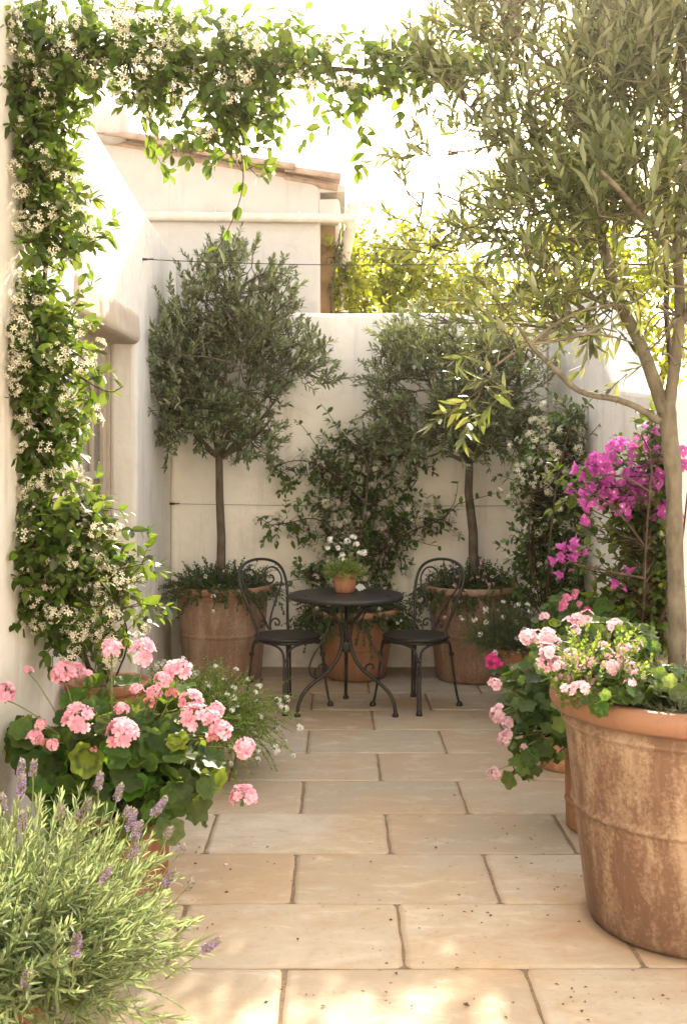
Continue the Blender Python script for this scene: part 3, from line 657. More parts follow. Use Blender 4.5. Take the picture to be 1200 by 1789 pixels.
olive(root,tl,np.linspace(.036,.026,10),L,blobs,1450,.058,.15,T_OLIVEF,M['olive_leaf_far'],12,M['dark_bark'],W(800,690,8.1),wallclamp,.017,.018,thin=lambda p:(.9 if p[2]>2.36 and p[0]>.62 else (.5 if p[2]>2.4 else 0)))
# near right
root=rooted('olive_tree',(1.16,3.98,.7),'large near olive with a smooth pale trunk and wide leafy crown at right front','tree')
dB=3.98; b=W(1181,1175,dB); f=W(1166,735,dB)
tl=tr_line([b-[0,0,.12],W(1183,1100,dB),W(1178,960,dB),W(1176,830,dB),f,W(1163,700,dB)],16)
trr=np.interp(np.linspace(0,1,16),[0,.25,.5,.85,1],[.034,.0295,.028,.030,.032])*(1+.05*np.sin(np.arange(16)*2.1))
def LP(*q): return np.array([W(*a) for a in q])
def sm(p,n=14):
    p=np.asarray(p,float)
    for _ in range(2):
        q=[p[0]]
        for i in range(len(p)-1): q+= [p[i]*.75+p[i+1]*.25,p[i]*.25+p[i+1]*.75]
        p=np.array(q+[p[-1]])
    return p
L=[(sm(LP((1150,735,3.95),(1090,698,3.85),(1010,688,3.72),(975,650,3.62),(930,610,3.55),(905,570,3.5))),.0135),
   (sm(LP((1160,720,3.98),(1120,600,4.0),(1075,520,4.05),(1050,420,4.1),(1035,330,4.1),(1060,200,4.0),(1085,80,3.95),(1100,-60,3.9))),.026),
   (sm(LP((1166,720,3.98),(1190,560,3.95),(1180,420,3.9),(1200,250,3.85),(1190,60,3.9))),.024),
   (sm(LP((1085,540,4.04),(1010,510,3.9),(960,470,3.8),(900,440,3.75),(850,460,3.7))),.013),
   (sm(LP((1040,340,4.1),(960,300,4.2),(880,240,4.25),(820,200,4.3))),.012),
   (sm(LP((1050,420,4.1),(960,420,4.3),(860,400,4.4),(780,390,4.5))),.011),
   (sm(LP((1060,200,4.),(980,130,4.),(900,60,4.),(860,0,4.))),.011),
   (sm(LP((1180,450,3.9),(1120,380,3.6),(1080,330,3.4),(1050,300,3.3))),.013),
   (sm(LP((1190,560,3.95),(1250,480,3.8),(1320,400,3.8),(1380,300,3.8))),.016),
   (sm(LP((1190,300,3.9),(1260,200,4.),(1330,60,4.1))),.014),
   (sm(LP((880,240,4.25),(820,190,4.25),(775,130,4.25))),.006),(sm(LP((860,400,4.4),(790,340,4.35),(720,335,4.3),(660,335,4.3))),.005),(sm(LP((880,250,4.25),(790,270,4.3),(740,250,4.3))),.005)]
blobs=[bl(1000,230,4.05,130,150,.42),bl(1110,130,3.95,120,160,.42),bl(900,120,4.1,120,110,.35,1.0),bl(860,260,4.2,115,75,.3,1.1),bl(930,390,4.0,110,80,.35,1.1),
   bl(800,400,4.35,90,50,.22,1.1),bl(1080,370,3.75,110,110,.35,1.2),bl(1160,480,3.7,70,90,.3,1.4),bl(1140,590,3.72,70,65,.2,2.0),bl(1060,540,3.8,60,60,.22,1.2),bl(960,540,3.75,70,60,.25,1.2),bl(880,590,3.55,75,40,.15,1.6),bl(850,690,3.5,45,35,.12,1.6),
   bl(765,130,4.25,38,70,.15,1.5),bl(700,335,4.3,50,14,.08,2.5),bl(745,255,4.3,40,50,.12,1.3),bl(730,430,4.4,45,25,.1,1.3),
   bl(1250,300,3.9,110,220,.42),bl(1000,20,4.,150,90,.4),bl(860,20,4.05,90,70,.3),bl(1180,0,4.,140,120,.4),bl(1330,200,4.,90,200,.42,.5)]
olive(root,tl,trr,L,blobs,1620,.076,.17,T_OLIVE,M['olive_leaf'],13,M['olive_bark'],W(1090,430,3.95),None,.024,.012,thin=lambda p:(.35 if p[2]>2.55 and p[0]<.85 else 0))

# ------------------------------------------------------------------ climbing jasmine on the left wall with overhead garland
def climber(root,stems,blobs,ntw,leaf,twL,temps,lmat,seed,out,flowers,fset,fout,cap=100,space=.05,bark='vine_bark',clamp=None,grav=.3,fs=(.8,1.25),shoots=(),mesh_mats=None,up=.6,fl_bias=.25,fl_blobs=None,fo=.07):
    g=np.random.default_rng(seed); sb=MB(); sk=[]
    for pts,ra in stems:
        pts=sm(np.asarray(pts)); sb.tube(pts,np.linspace(ra,ra*.45,len(pts)),7,0)
        sk+=[along(pts,s)[0] for s in np.linspace(0.05,1,30)]
    sk=np.array(sk); cb=MB(); lv=Leaves()
    for p,u,_ in in_blobs(g,blobs,ntw,.55):
        if clamp: p=clamp(p)
        a=sk[np.argmin(np.linalg.norm(sk-p,axis=1))]; dd=np.linalg.norm(p-a)
        if dd>.06:
            a2=a+(p-a)*max(0,1-.28/dd); cb.tube(bez(a2,(a2+p)/2+g.normal(size=3)*.03,p,5),np.linspace(.003,.002,5),4,1,cap=False)
        d=out*.55+u*.6+rv(g)*.7+np.array([0,0,.15])
        twig(lv,cb,g,p,d,twL*g.uniform(.5,1.3),leaf,space,ang=62,bend=.5,grav=grav*g.uniform(.2,1.6),r=.002,up=up)
    for pts,k in shoots:
        pts=sm(np.asarray(pts)); cb.tube(pts,np.linspace(.0032,.0016,len(pts)),5,1)
        for j in range(k):
            p,t=along(pts,(j+.5)/k); 
            for s in (1,-1):
                o=nrm(np.cross(t,rv(g))); lv.add(p,t*.5+o*s+np.array([0,0,-.35]),np.array([0,0,1.])+rv(g)*.6,leaf*g.uniform(.7,1.1))
    lv.flush(cb,temps,g,0)
    part(sb,'stem',M[bark],root); part(cb,'foliage',[lmat,M[bark]],root)
    it=[]
    for p,u,_ in in_blobs(g,fl_blobs or blobs,flowers,fl_bias):
        if np.dot(u,fout)<-.35: u=-u*.3; 
        if clamp: p=clamp(p)
        p=p+fout*fo*g.uniform(.3,1)+u*.03; it.append((fset[g.integers(0,len(fset))],p,nrm(fout*.7+u*.6+rv(g)*.5),g.uniform(*fs)))
    put_flowers(root,'flower_cluster',it,g,cap,'flower_mass',list(fset[0].materials))
    return g
root=rooted('climbing_jasmine',(PJ[0],PJ[1],.55),'white flowering jasmine climbing the left house wall and arching overhead along a cable','climbing plant')
def shift(px,py,d):      # the column stands nearer the viewer than its pot, the garland keeps its place
    k=max(0,min(1,(330-px)/200.)); lo=max(0,min(1,(1195-py)/150.)); return px-24*k*lo, py, d-.42*lo
J=lambda *q: LP(*[shift(*a) for a in q])
def bs_(px,py,d,rx,ry,rd,w=1): return bl(*shift(px,py,d),rx,ry,rd,w)
cl=lambda p: np.array([max(p[0],-1.21),p[1],p[2]])
stems=[(J((165,1195,5.2),(150,1120,5.15),(120,1000,5.1),(110,900,5.05),(115,780,5.0),(85,650,5.0),(100,520,4.95),(110,400,4.95),(95,250,4.9),(60,150,4.9),(120,80,4.9),(250,110,4.95),(400,125,5.),(560,125,5.),(700,118,5.),(800,110,5.),(950,140,5.)),.012),
  (J((190,1195,5.2),(175,1100,5.2),(130,950,5.15),(95,800,5.1),(90,600,5.05),(60,450,5.0),(70,300,4.95),(80,180,4.9),(200,60,4.95),(330,90,5.0),(480,110,5.02),(640,122,5.0)),.009),
  (J((170,1190,5.2),(210,1110,5.15),(190,1000,5.15),(130,860,5.05)),.007),(J((180,1190,5.2),(130,1120,5.2),(70,1040,5.1),(60,980,5.1)),.006),(J((200,1190,5.2),(235,1120,5.1),(220,1050,5.05)),.005)]
blobs=[bs_(90,95,4.95,85,85,.18),bs_(220,100,4.95,110,80,.20),bs_(350,125,5.,100,75,.18),bs_(460,120,5.,85,50,.16),bs_(580,115,5.,85,42,.13,1.1),bs_(700,120,5.,75,28,.10,1.5),bs_(790,125,5.,55,28,.1,1.4),
  bs_(80,230,4.95,60,80,.15,1.2),bs_(100,330,4.95,60,80,.16,1.2),bs_(110,420,4.95,65,60,.17,1.2),bs_(72,560,4.95,68,62,.17),bs_(95,640,4.95,92,85,.19),bs_(85,740,5.,85,70,.18),bs_(105,830,5.0,55,60,.16),bs_(115,930,5.05,95,70,.2),bs_(140,1020,5.1,105,80,.2),bs_(145,1100,5.1,90,55,.2,.8),bs_(50,640,4.85,45,90,.12,1.1),bs_(65,990,4.95,35,60,.12),bs_(60,160,4.9,45,80,.12),bs_(235,1040,5.1,35,55,.12,.8),
  bs_(400,210,5.,65,60,.12,1.),bs_(270,215,5.,45,35,.1,.8),bs_(430,290,5.,30,40,.08,.8),bs_(620,200,5.,40,50,.09,.8)]
sh=[(J((395,160,5.),(420,250,4.98),(428,320,4.97),(410,380,4.97),(378,440,4.97)),7),(J((610,140,5.),(635,200,5.),(640,260,5.),(625,300,5.)),8),(J((690,130,5.),(705,170,5.),(700,215,5.)),5),
    (J((420,170,5.),(455,220,4.95),(470,260,4.93)),4),(J((250,150,4.95),(275,210,4.9),(265,260,4.9)),5),(J((150,650,4.95),(205,690,4.85),(228,675,4.8)),3),(J((200,1000,5.1),(240,990,5.0),(262,985,4.95)),3),(J((130,420,4.95),(180,425,4.9),(205,410,4.88)),3),(J((150,250,4.95),(165,200,4.9)),2),
    (J((480,110,5.),(500,60,5.),(515,20,5.)),4),(J((255,60,4.95),(262,20,4.95)),3),(J((740,120,5.),(760,160,5.),(750,190,5.)),4)]
climber(root,stems,blobs,1250,.070,.15,T_JAS,M['jasmine_leaf'],21,np.array([.6,-.6,.1]),500,JAS,np.array([.45,-.85,.15]),100,.038,clamp=cl,shoots=sh,fs=(.7,1.2),fl_bias=.2)
# overhead cable that carries the garland
a=W(20,60,4.55); a[0]=-1.25; b_=np.array([1.35,4.75,3.20])
root=rooted('overhead_cable',(a+b_)/2,'rusty support cable spanning the patio under the jasmine garland','wire')
mb=MB(); t=np.linspace(0,1,30)[:,None]; pts=a*(1-t)+b_*t; pts[:,2]-=.08*(4*t*(1-t))[:,0]; mb.tube(pts,.004,6); part(mb,'cable',M['wire'],root)
mb=MB(); mb.tube([(1.35,4.75,2.5),(1.35,4.75,3.24)],.014,8); mb.tube([(1.35,4.75,2.52),(1.45,5.1,2.2),(1.62,5.55,1.8)],.012,8); part(mb,'bracket',M['wire'],root)

# jasmine in the middle of the far wall
root=rooted('climbing_jasmine',(PM[0],PM[1],.42),'jasmine fanned across the middle of the far wall behind the table','climbing plant')
c8=lambda p: np.array([p[0],min(p[1],8.51),p[2]])
stems=[(J((618,1060,8.2),(625,960,8.35),(640,880,8.45),(645,800,8.45),(600,760,8.47)),.009),(J((615,1060,8.2),(600,960,8.35),(560,900,8.45),(500,915,8.48),(462,918,8.49)),.006),(J((625,1060,8.2),(660,970,8.4),(710,930,8.46),(770,910,8.48),(800,880,8.5)),.006),
  (J((640,880,8.45),(580,820,8.47),(520,800,8.48),(470,820,8.5)),.005),(J((645,830,8.45),(700,800,8.47),(740,820,8.48)),.005),(J((610,1060,8.2),(560,1010,8.3),(530,1010,8.4)),.004)]
blobs=[bl(620,790,8.42,70,45,.10),bl(560,815,8.42,55,40,.1),bl(690,800,8.42,60,40,.1),bl(620,860,8.4,95,55,.12),bl(500,825,8.45,35,18,.06,1.2),bl(500,915,8.45,50,18,.06,1.2),bl(570,930,8.42,50,35,.1),bl(640,940,8.4,60,50,.12),bl(710,910,8.44,60,35,.08),bl(755,920,8.45,40,25,.06),bl(560,1000,8.35,55,40,.12),bl(660,1000,8.35,50,50,.12),bl(740,810,8.45,30,18,.06)]
sh=[(J((600,770,8.45),(580,730,8.48),(560,705,8.49)),4),(J((560,790,8.45),(530,745,8.49),(515,735,8.5)),4),(J((770,910,8.46),(795,880,8.49),(800,840,8.49)),4),(J((800,880,8.49),(830,872,8.49),(870,860,8.5)),5),(J((610,760,8.45),(640,745,8.48)),2),(J((470,915,8.48),(455,905,8.49)),2),(J((690,930,8.44),(740,950,8.46),(770,955,8.48)),4),(J((540,1010,8.3),(505,1015,8.2)),3)]
climber(root,stems,blobs,520,.062,.13,T_JAS,M['jasmine_dark'],22,np.array([0,-.9,.1]),190,JASF,np.array([0,-1,.2]),100,.04,clamp=c8,shoots=sh,fs=(.9,1.3),fo=.16)
# jasmine in the far right corner
root=rooted('climbing_jasmine',(PV[0],PV[1],.26),'bushy white jasmine against the right side wall beside the bougainvillea','climbing plant')
cr=lambda p: np.array([min(p[0],1.53),min(p[1],8.5),p[2]])
stems=[(J((958,1150,7.55),(955,1040,7.5),(960,950,7.4),(970,850,7.4),(990,760,7.4),(1010,710,7.4)),.009),(J((960,1150,7.55),(945,1060,7.5),(920,960,7.5),(930,860,7.5)),.006),(J((955,1150,7.55),(975,1060,7.45),(985,960,7.4)),.006)]
blobs=[bl(1000,740,7.3,42,40,.15),bl(975,800,7.3,62,60,.2),bl(940,850,7.4,50,55,.2),bl(985,880,7.3,50,50,.2),bl(940,950,7.4,45,55,.18,.9),bl(985,980,7.3,45,60,.2,.9),bl(960,1050,7.4,60,45,.2,.8),bl(910,1000,7.5,30,40,.12,.6)]
sh=[(J((920,960,7.45),(895,930,7.4),(885,945,7.4)),3),(J((1010,720,7.35),(1040,690,7.4)),3),(J((1030,760,7.3),(1048,740,7.3)),2)]
climber(root,stems,blobs,560,.06,.14,T_JAS,M['jasmine_dark'],23,np.array([-.5,-.7,.2]),170,JASF,np.array([-.5,-.85,.2]),100,.042,clamp=cr,shoots=sh,fs=(.8,1.2),fo=.14,fl_blobs=blobs[:4]+[blobs[4]])

# bougainvillea
root=rooted('bougainvillea',(PBG[0],PBG[1],.26),'bougainvillea with purple bracts sprawling against the right side wall','climbing plant')
stems=[(J((1085,1190,5.8),(1122,1100,5.8),(1125,1000,5.75),(1130,900,5.7),(1140,800,5.7),(1120,760,5.7)),.0075),(J((1130,960,5.75),(1070,880,5.6),(1010,850,5.6)),.006),(J((1125,1010,5.75),(1070,1000,5.6),(1000,985,5.6)),.006),(J((1135,860,5.7),(1090,830,5.6),(1040,830,5.6)),.006),(J((1085,1190,5.8),(1160,1080,5.7),(1190,960,5.6),(1200,860,5.6)),.008)]
blobs=[bl(1130,850,5.65,60,60,.15),bl(1080,860,5.6,55,45,.15),bl(1020,860,5.6,40,28,.1,.8),bl(1120,950,5.65,55,55,.15),bl(1100,1030,5.65,60,55,.15),bl(1180,900,5.6,55,110,.15),bl(1170,1040,5.6,55,70,.15),bl(1050,1000,5.6,45,25,.08,.8),bl(1130,1090,5.6,60,40,.15,.8),bl(1000,985,5.6,22,20,.06,.6)]
g=climber(root,stems,blobs+[bl(1150,980,5.6,50,60,.12),bl(1060,930,5.6,40,30,.08,.7),bl(1190,760,5.6,40,60,.12)],470,.055,.15,T_BOU,M['bougain_leaf'],24,np.array([-.3,-.8,.1]),0,BRACT,np.array([-.3,-.9,.2]),100,.045,clamp=lambda p:np.array([min(p[0],1.53),p[1],p[2]]),grav=.4)
for px,py,k,s in ((1125,755,1,.8),(1105,762,3,.9),(1118,790,3,.9),(1115,800,1,.9),(1150,770,3,1),(1050,818,0,1.1),(1025,830,1,1.),(1040,840,1,1),(1085,810,1,.9),(1100,815,3,1),(1120,838,2,1.15),(1145,840,0,1),(1150,825,1,.9),(1065,855,0,1.),(1082,848,1,1.),(1080,880,1,.9),(1095,870,1,.9),(1042,870,1,.8),(1015,855,3,.8),(985,840,3,.9),(1000,845,3,.9),(1090,890,1,.7),(1020,895,3,.8),(1026,920,3,1.1),(998,965,0,.9),(1018,960,1,.9),(985,975,1,.9),(990,990,1,.8),(1030,975,3,.9),(1097,1022,1,1.),(1095,1010,3,.7),(1140,900,3,.9),(1138,915,3,.9),(1195,840,1,1),(1198,880,1,1),(1190,800,1,1),(1145,1085,3,.8),(1060,860,1,.9),(1035,825,3,1),(1160,860,1,.9)):
    dd=5.45 if px>1000 else 5.5; place(BRACT[k],'bract_cluster',root,W(px,py,dd),nrm(np.array([-.2,-.8,.5])+rv(g)*.4),s,g)

for i in range(18):
    px,py=g.uniform(1000,1200),g.uniform(775,900); place(BRACT[g.integers(0,4)],'bract_cluster',root,W(px,py,5.42),nrm(np.array([-.2,-.8,.5])+rv(g)*.4),g.uniform(.7,1.05),g)
# ------------------------------------------------------------------ low pot plants
def mound(root,c,r,h,nst,leaf,temps,lmat,seed,twL=.14,space=.018,hang=0.,flowers=None,nfl=0,fs=(.8,1.2),spread=1.,wood='stem_green',grav=.2,up=.5,cap=100,ang=55,squash=(1,1),r_in=.8,upd=.8,fname='flower'):
    g=np.random.default_rng(seed); mb=MB(); lv=Leaves(); tips=[]
    for i in range(nst):
        a=g.uniform(0,6.283); q=g.uniform(0,1)**.5; x=np.array([math.cos(a)*squash[0],math.sin(a)*squash[1],0])
        p=np.array(c)+x*q*r*r_in+np.array([0,0,h*.25*(1-q*q)*g.uniform(.3,1)])
        d=x*q*spread*1.1+np.array([0,0,upd*(1.15-q*.7)])+rv(g)*.35
        hg=grav+(hang if q>.75 else 0)
        L=twL*g.uniform(.6,1.35)*(1 if hg<=grav else 1.3)
        pts=twig(lv,mb,g,p,d,L,leaf,space,ang=ang,bend=.4,grav=hg,r=.0016,up=up,k=3)
        tips.append((pts[-1],nrm(pts[-1]-pts[-2])))
    lv.flush(mb,temps,g,0); part(mb,'foliage',[lmat,M[wood]],root)
    if flowers:
        k=g.permutation(len(tips))[:nfl]; it=[(flowers[g.integers(0,len(flowers))],tips[i][0]+tips[i][1]*.012,nrm(tips[i][1]+np.array([0,-.4,.5])),g.uniform(*fs)) for i in k]
        put_flowers(root,fname,it,g,cap,'flower_mass',list(flowers[0].materials))
    return g,tips
z=.63
root=rooted('groundcover_plant',(PL[0],PL[1],z),'dark small leaved plant filling the pot of the left far olive','plant'); mound(root,(PL[0],PL[1],z),.33,.1,420,.027,T_SMALL,M['thyme_leaf'],31,.16,.017,hang=.7,flowers=TINYW,nfl=12)
root=rooted('groundcover_plant',(PR[0],PR[1],z),'small leaved plant with tiny pale pink flowers spilling over the right far pot','plant'); mound(root,(PR[0],PR[1],z),.33,.1,440,.027,T_SMALL,M['thyme_leaf'],32,.16,.017,hang=1.6,flowers=TINYP+TINYW[:1],nfl=70)
root=rooted('trailing_plant',(PM[0],PM[1],.45),'leafy trailing plant with small white flowers in the pot behind the table','plant'); mound(root,(PM[0],PM[1],.45),.30,.14,520,.032,T_SMALL,M['thyme_leaf'],33,.19,.02,hang=1.4,flowers=TINYW,nfl=70)
root=rooted('potted_plant',TP,'bright green plant with round white flower heads in the little pot on the table','plant')
gg,tips=mound(root,TP+[0,0,.11],.075,.05,260,.017,T_SMALL,M['alyssum_leaf'],34,.09,.014,spread=.8)
for px,py in ((577,942),(573,957),(590,957),(598,968),(607,945),(617,938),(622,950),(628,966),(636,965),(596,975)): place(WHITEB[gg.integers(0,2)],'flower',root,W(px,py,7.14+gg.uniform(-.03,.03)),(gg.normal()*.3,-.6,.7),gg.uniform(.75,1.05),gg)
bm=MB(); gq=np.random.default_rng(3); C=np.array([[0,0,.018],[.02,.01,.016],[-.018,.006,.015],[.004,-.012,.02]]); florets(bm,C,[(0,-.5,1),(.6,-.2,1),(-.6,0,1),(0,-1,.6)],.024,5,T_PET,.5,0,gq)
o=bm.build('fallen_blossom',M['pure_white']); o.location=(.137,7.28,.722); tag(o,'loose white blossom lying on the tabletop beside the little pot','flower')
# bright bush with white flowers at left
root=rooted('alyssum_bush',(PS[0],PS[1],.2),'airy bright green bush dotted with tiny white flowers behind the geranium','plant')
g,tips=mound(root,(PS[0],PS[1],.22),.22,.34,900,.018,T_SMALL,M['alyssum_leaf'],35,.24,.014,hang=.7,flowers=TINYW,nfl=130,fs=(.8,1.5),spread=.9,r_in=.95)
# flared pot shrub
root=rooted('rosemary_shrub',(PU[0]-.02,PU[1],.38),'fine grey green shrub with scattered white flowers in the small flared pot','plant')
mound(root,(PU[0]-.05,PU[1],.42),.15,.14,650,.024,T_ROS,M['rosemary_leaf'],36,.2,.010,flowers=TINYW,nfl=26,fs=(.8,1.3),spread=.8,ang=35)
# trailing ivy pelargonium
def leafy(root,centers,nlv,size,temps,lmat,seed,base,mat='stem_green',tilt=.5):
    g=np.random.default_rng(seed); mb=MB(); lv=Leaves()
    for p,u,_ in in_blobs(g,centers,nlv,.35):
        b=np.array(base)+g.normal(size=3)*.04; m=(b+p)/2+np.array([0,0,.04])+g.normal(size=3)*.03
        a=p+(b-p)*min(1,.10/max(.01,np.linalg.norm(b-p)))
        mb.tube(bez(a,(a+p)/2+rv(g)*.008,p,4),.0016,4,1,cap=False)
        n=nrm(u*.9+np.array([0,-.45,.75])+rv(g)*tilt); d=nrm(np.cross(np.cross(n,nrm(u+rv(g)*.6)+[0,0,-.4]),n))
        lv.add(p,d,n,size*g.uniform(.55,1.2))
    for p,u,_ in in_blobs(g,centers,max(12,nlv//12),.3):
        b=np.array(base)+g.normal(size=3)*.04; mb.tube(bez(b,(b+p)/2+np.array([0,0,.05])+g.normal(size=3)*.04,p,8),np.linspace(.005,.0025,8),5,1)
    lv.flush(mb,temps,g,0); part(mb,'foliage',[lmat,M[mat]],root); return g
def stalked(root,me,px,py,d,base,s,g,name='flower_head',n=None,side=0.):
    p=W(px,py,d); n=n if n is not None else nrm(np.array([0,-.35,.9])+rv(g)*.25)
    q=np.array(base); mb=MB(); m=(p+q)/2+np.array([0,0,.05])
    o=place(me,name,root,p,n,s,g); mb.tube(bez(q,m,p-n*.03*s,8),np.linspace(.0028,.002,8),5,0); st=mb.build('stalk',M['stem_green']); st.data.transform(Matrix.Translation(-root.location)); st.parent=o; st.matrix_parent_inverse=o.matrix_basis.inverted()
    return o
root=rooted('trailing_pelargonium',(PC[0],PC[1],.46),'ivy leaved pelargonium with pale pink flowers cascading beside the very large pot','plant')
bs=(PC[0]-.03,PC[1],.5)
bb=[bl(950,1180,4.95,55,45,.18),bl(925,1225,4.9,55,45,.16),bl(945,1275,4.85,45,45,.14),bl(930,1320,4.8,38,40,.1,1.2),bl(980,1230,4.8,40,70,.14),bl(900,1190,5.0,30,25,.1),bl(905,1290,4.8,22,25,.06),bl(905,1355,4.8,26,12,.04,2),bl(985,1300,4.75,25,40,.08)]
g=leafy(root,bb,330,.036,T_IVY,M['ivy_leaf'],41,bs)
for px,py,k,s in ((862,1195,0,1.),(868,1248,1,1.1),(882,1262,0,1.),(880,1290,0,1.),(886,1284,2,.9),(862,1352,1,1.),(915,1308,2,.7),(872,1240,2,.9)): stalked(root,PALE[k],px,py,4.78,W(940,1250,4.85) if py<1300 else W(920,1345,4.8),s,g,n=nrm(np.array([-.5,-.7,.3])+rv(g)*.3))
# magenta and rose ones behind
root=rooted('magenta_pelargonium',(PA[0],PA[1],.32),'pelargonium with deep magenta and rose pink heads behind the trailing one','plant')
bs=(PA[0],PA[1],.36)
bb=[bl(960,1110,5.8,32,36,.15),bl(1000,1075,5.7,60,40,.18),bl(1060,1070,5.6,50,35,.15),bl(876,1172,5.85,14,16,.05,2),bl(968,1160,5.6,32,45,.12),bl(1010,1110,5.5,60,40,.15)]
g=leafy(root,bb,300,.042,T_GER,M['geranium_leaf'],42,bs)
for px,py,k,m_,s in ((860,1152,0,MAG,1.),(868,1162,0,MAG,.9),(856,1160,0,MAG,.7),(985,1055,0,ROSE,.9),(990,1045,1,ROSE,.9),(983,1062,1,ROSE,.8),(1004,1040,0,ROSE,.7),(1027,1070,0,MAG,.75),(1012,1055,1,ROSE,.6),(950,1078,2,PALE,1.),(1005,1034,1,ROSE,.6),(1058,1085,0,MAG,.6),(1045,1095,1,ROSE,.6)): stalked(root,m_[k],px,py,5.5 if px>900 else 5.75,W(980,1130,5.7) if px>900 else W(895,1165,5.85),s,g)
# flowers in the very large pot
root=rooted('pink_pelargonium',(PB[0]-.15,PB[1],.76),'sunlit pale pink pelargonium with lime green leaves in the very large pot','plant')
bs=(PB[0]-.12,PB[1]+.02,.75)
bb=[bl(1000,1175,3.9,50,25,.14),bl(1060,1170,3.85,55,35,.15),bl(980,1140,4.15,55,35,.14),bl(1060,1120,4.1,60,40,.15),bl(1110,1130,4.1,40,40,.15),bl(1050,1215,3.62,60,22,.06),bl(1110,1200,3.7,40,25,.1),bl(1150,1190,3.75,60,30,.12)]
g=leafy(root,bb,420,.030,T_GER,M['ivy_leaf'],43,bs)
lv=MB(); 
mound_root=root
gm2=MB(); lvv=Leaves()
for i in range(130):
    a=np.array([g.uniform(975,1130),g.uniform(1120,1225)]); p=W(a[0],a[1],g.uniform(3.65,4.1)); twig(lvv,gm2,g,p-[0,0,.05],np.array([g.normal()*.4,-.2,1.]),.11,.022,.014,r=.0016,k=3)
lvv.flush(gm2,T_SMALL,g,0); part(gm2,'young_shoots',[M['bright_leaf'],M['stem_green']],root)
for px,py,k,s in ((920,1112,1,1.1),(938,1110,2,.9),(957,1143,0,1.),(975,1160,1,1.1),(995,1090,0,1.),(1010,1082,1,1.),(1025,1075,2,.9),(1000,1150,1,1.2),(985,1190,0,1.),(1025,1160,1,1.),(1043,1163,0,1.1),(1005,1190,2,1.),(1048,1215,1,1.),(1055,1195,0,.9),(1082,1157,1,1.2),(1030,1110,2,.9),(1075,1090,0,.8),(1090,1180,2,1.),(1110,1172,1,.9),(1015,1205,2,.9),(1035,1185,1,1.),(965,1120,2,.9),(1060,1140,2,.8),(950,1160,1,.9),(1070,1205,2,.8)): stalked(root,PALE[k],px,py,3.8 if py>1130 else 4.1,W(1040,1200,3.9),s,g)
for i in range(24):
    px,py=g.uniform(950,1130),g.uniform(1085,1205); stalked(root,PALE[g.integers(0,3)],px,py,3.56+(1215-py)*.0035,W(1040,1200,3.9),g.uniform(.6,1.0),g)
root=rooted('sage_plant',(PB[0],PB[1]-.2,.76),'grey green sage like plant at the foot of the near olive trunk','plant')
mound(root,(PB[0]+.0,PB[1]-.22,.75),.22,.06,230,.045,[blade(.13,3,.3,.2)],M['sage_leaf'],44,.13,.022,spread=.7)
root=rooted('sage_plant',(PB[0]+.25,PB[1]+.1,.76),'grey leaved plant at the right rear of the very large pot','plant')
mound(root,(PB[0]+.25,PB[1]+.1,.75),.15,.05,60,.045,[blade(.13,3,.3,.2)],M['sage_leaf'],45,.13,.024,spread=.7)

# ------------------------------------------------------------------ pink geranium at left
root=rooted('pink_geranium',(PG[0],PG[1],.28),'big pink geranium with round scalloped leaves by the house wall','plant')
bs=(PG[0]+.02,PG[1],.3)
bb=[bl(200,1290,4.2,110,60,.22),bl(130,1340,4.2,80,65,.2),bl(280,1290,4.2,80,60,.2),bl(320,1350,4.15,60,60,.18),bl(230,1370,4.05,110,50,.15),bl(60,1300,4.3,45,55,.15),bl(330,1425,4.15,50,25,.1,1.2),bl(120,1400,4.1,60,40,.12),bl(200,1220,4.3,70,35,.15,.7),bl(300,1225,4.3,60,35,.15,.7),bl(170,1440,4.02,90,32,.08,1.6),bl(275,1425,4.02,50,30,.08,1.6)]
g=leafy(root,bb,380,.060,T_GER,M['geranium_leaf'],46,bs,tilt=.8)
for px,py,k,s,dd in ((195,1133,1,.72,4.2),(250,1140,0,.92,4.2),(310,1175,2,.95,4.15),(285,1188,1,.6,4.1),(110,1175,1,.85,4.35),(130,1172,2,.7,4.4),(137,1256,0,.98,4.0),(213,1280,1,1.,3.95),(343,1256,0,1.,4.05),(383,1278,2,.8,4.05),(370,1255,2,.6,4.05),(335,1224,1,.8,4.15),(428,1308,2,.72,4.05),(378,1240,1,.55,4.1),(425,1392,0,.8,4.0),(8,1212,1,.75,4.1),(62,1288,2,.55,4.05),(72,1265,1,.4,4.05),(50,1172,2,.35,4.3),(92,1300,1,.4,4.),(205,1355,2,.35,4.0),(212,1240,1,.5,4.1),(155,1178,2,.35,4.3),(240,1206,2,.5,4.2),(270,1210,1,.55,4.2)):
    q=W(min(max(px,90),330)*.6+80,1320 if py<1350 else 1370,4.2); stalked(root,PINK[k],px,py,dd,q,s,g)

for px,py,k,s,dd in ((300,1212,0,.6,4.1),(262,1226,1,.6,4.12),(112,1182,0,.75,4.38),(372,1290,1,.55,4.0),(78,1298,1,.5,4.0),(165,1310,1,.4,3.98)):
    stalked(root,DUST[k],px,py,dd,W(min(max(px,90),330)*.6+80,1320,4.2),s,g)
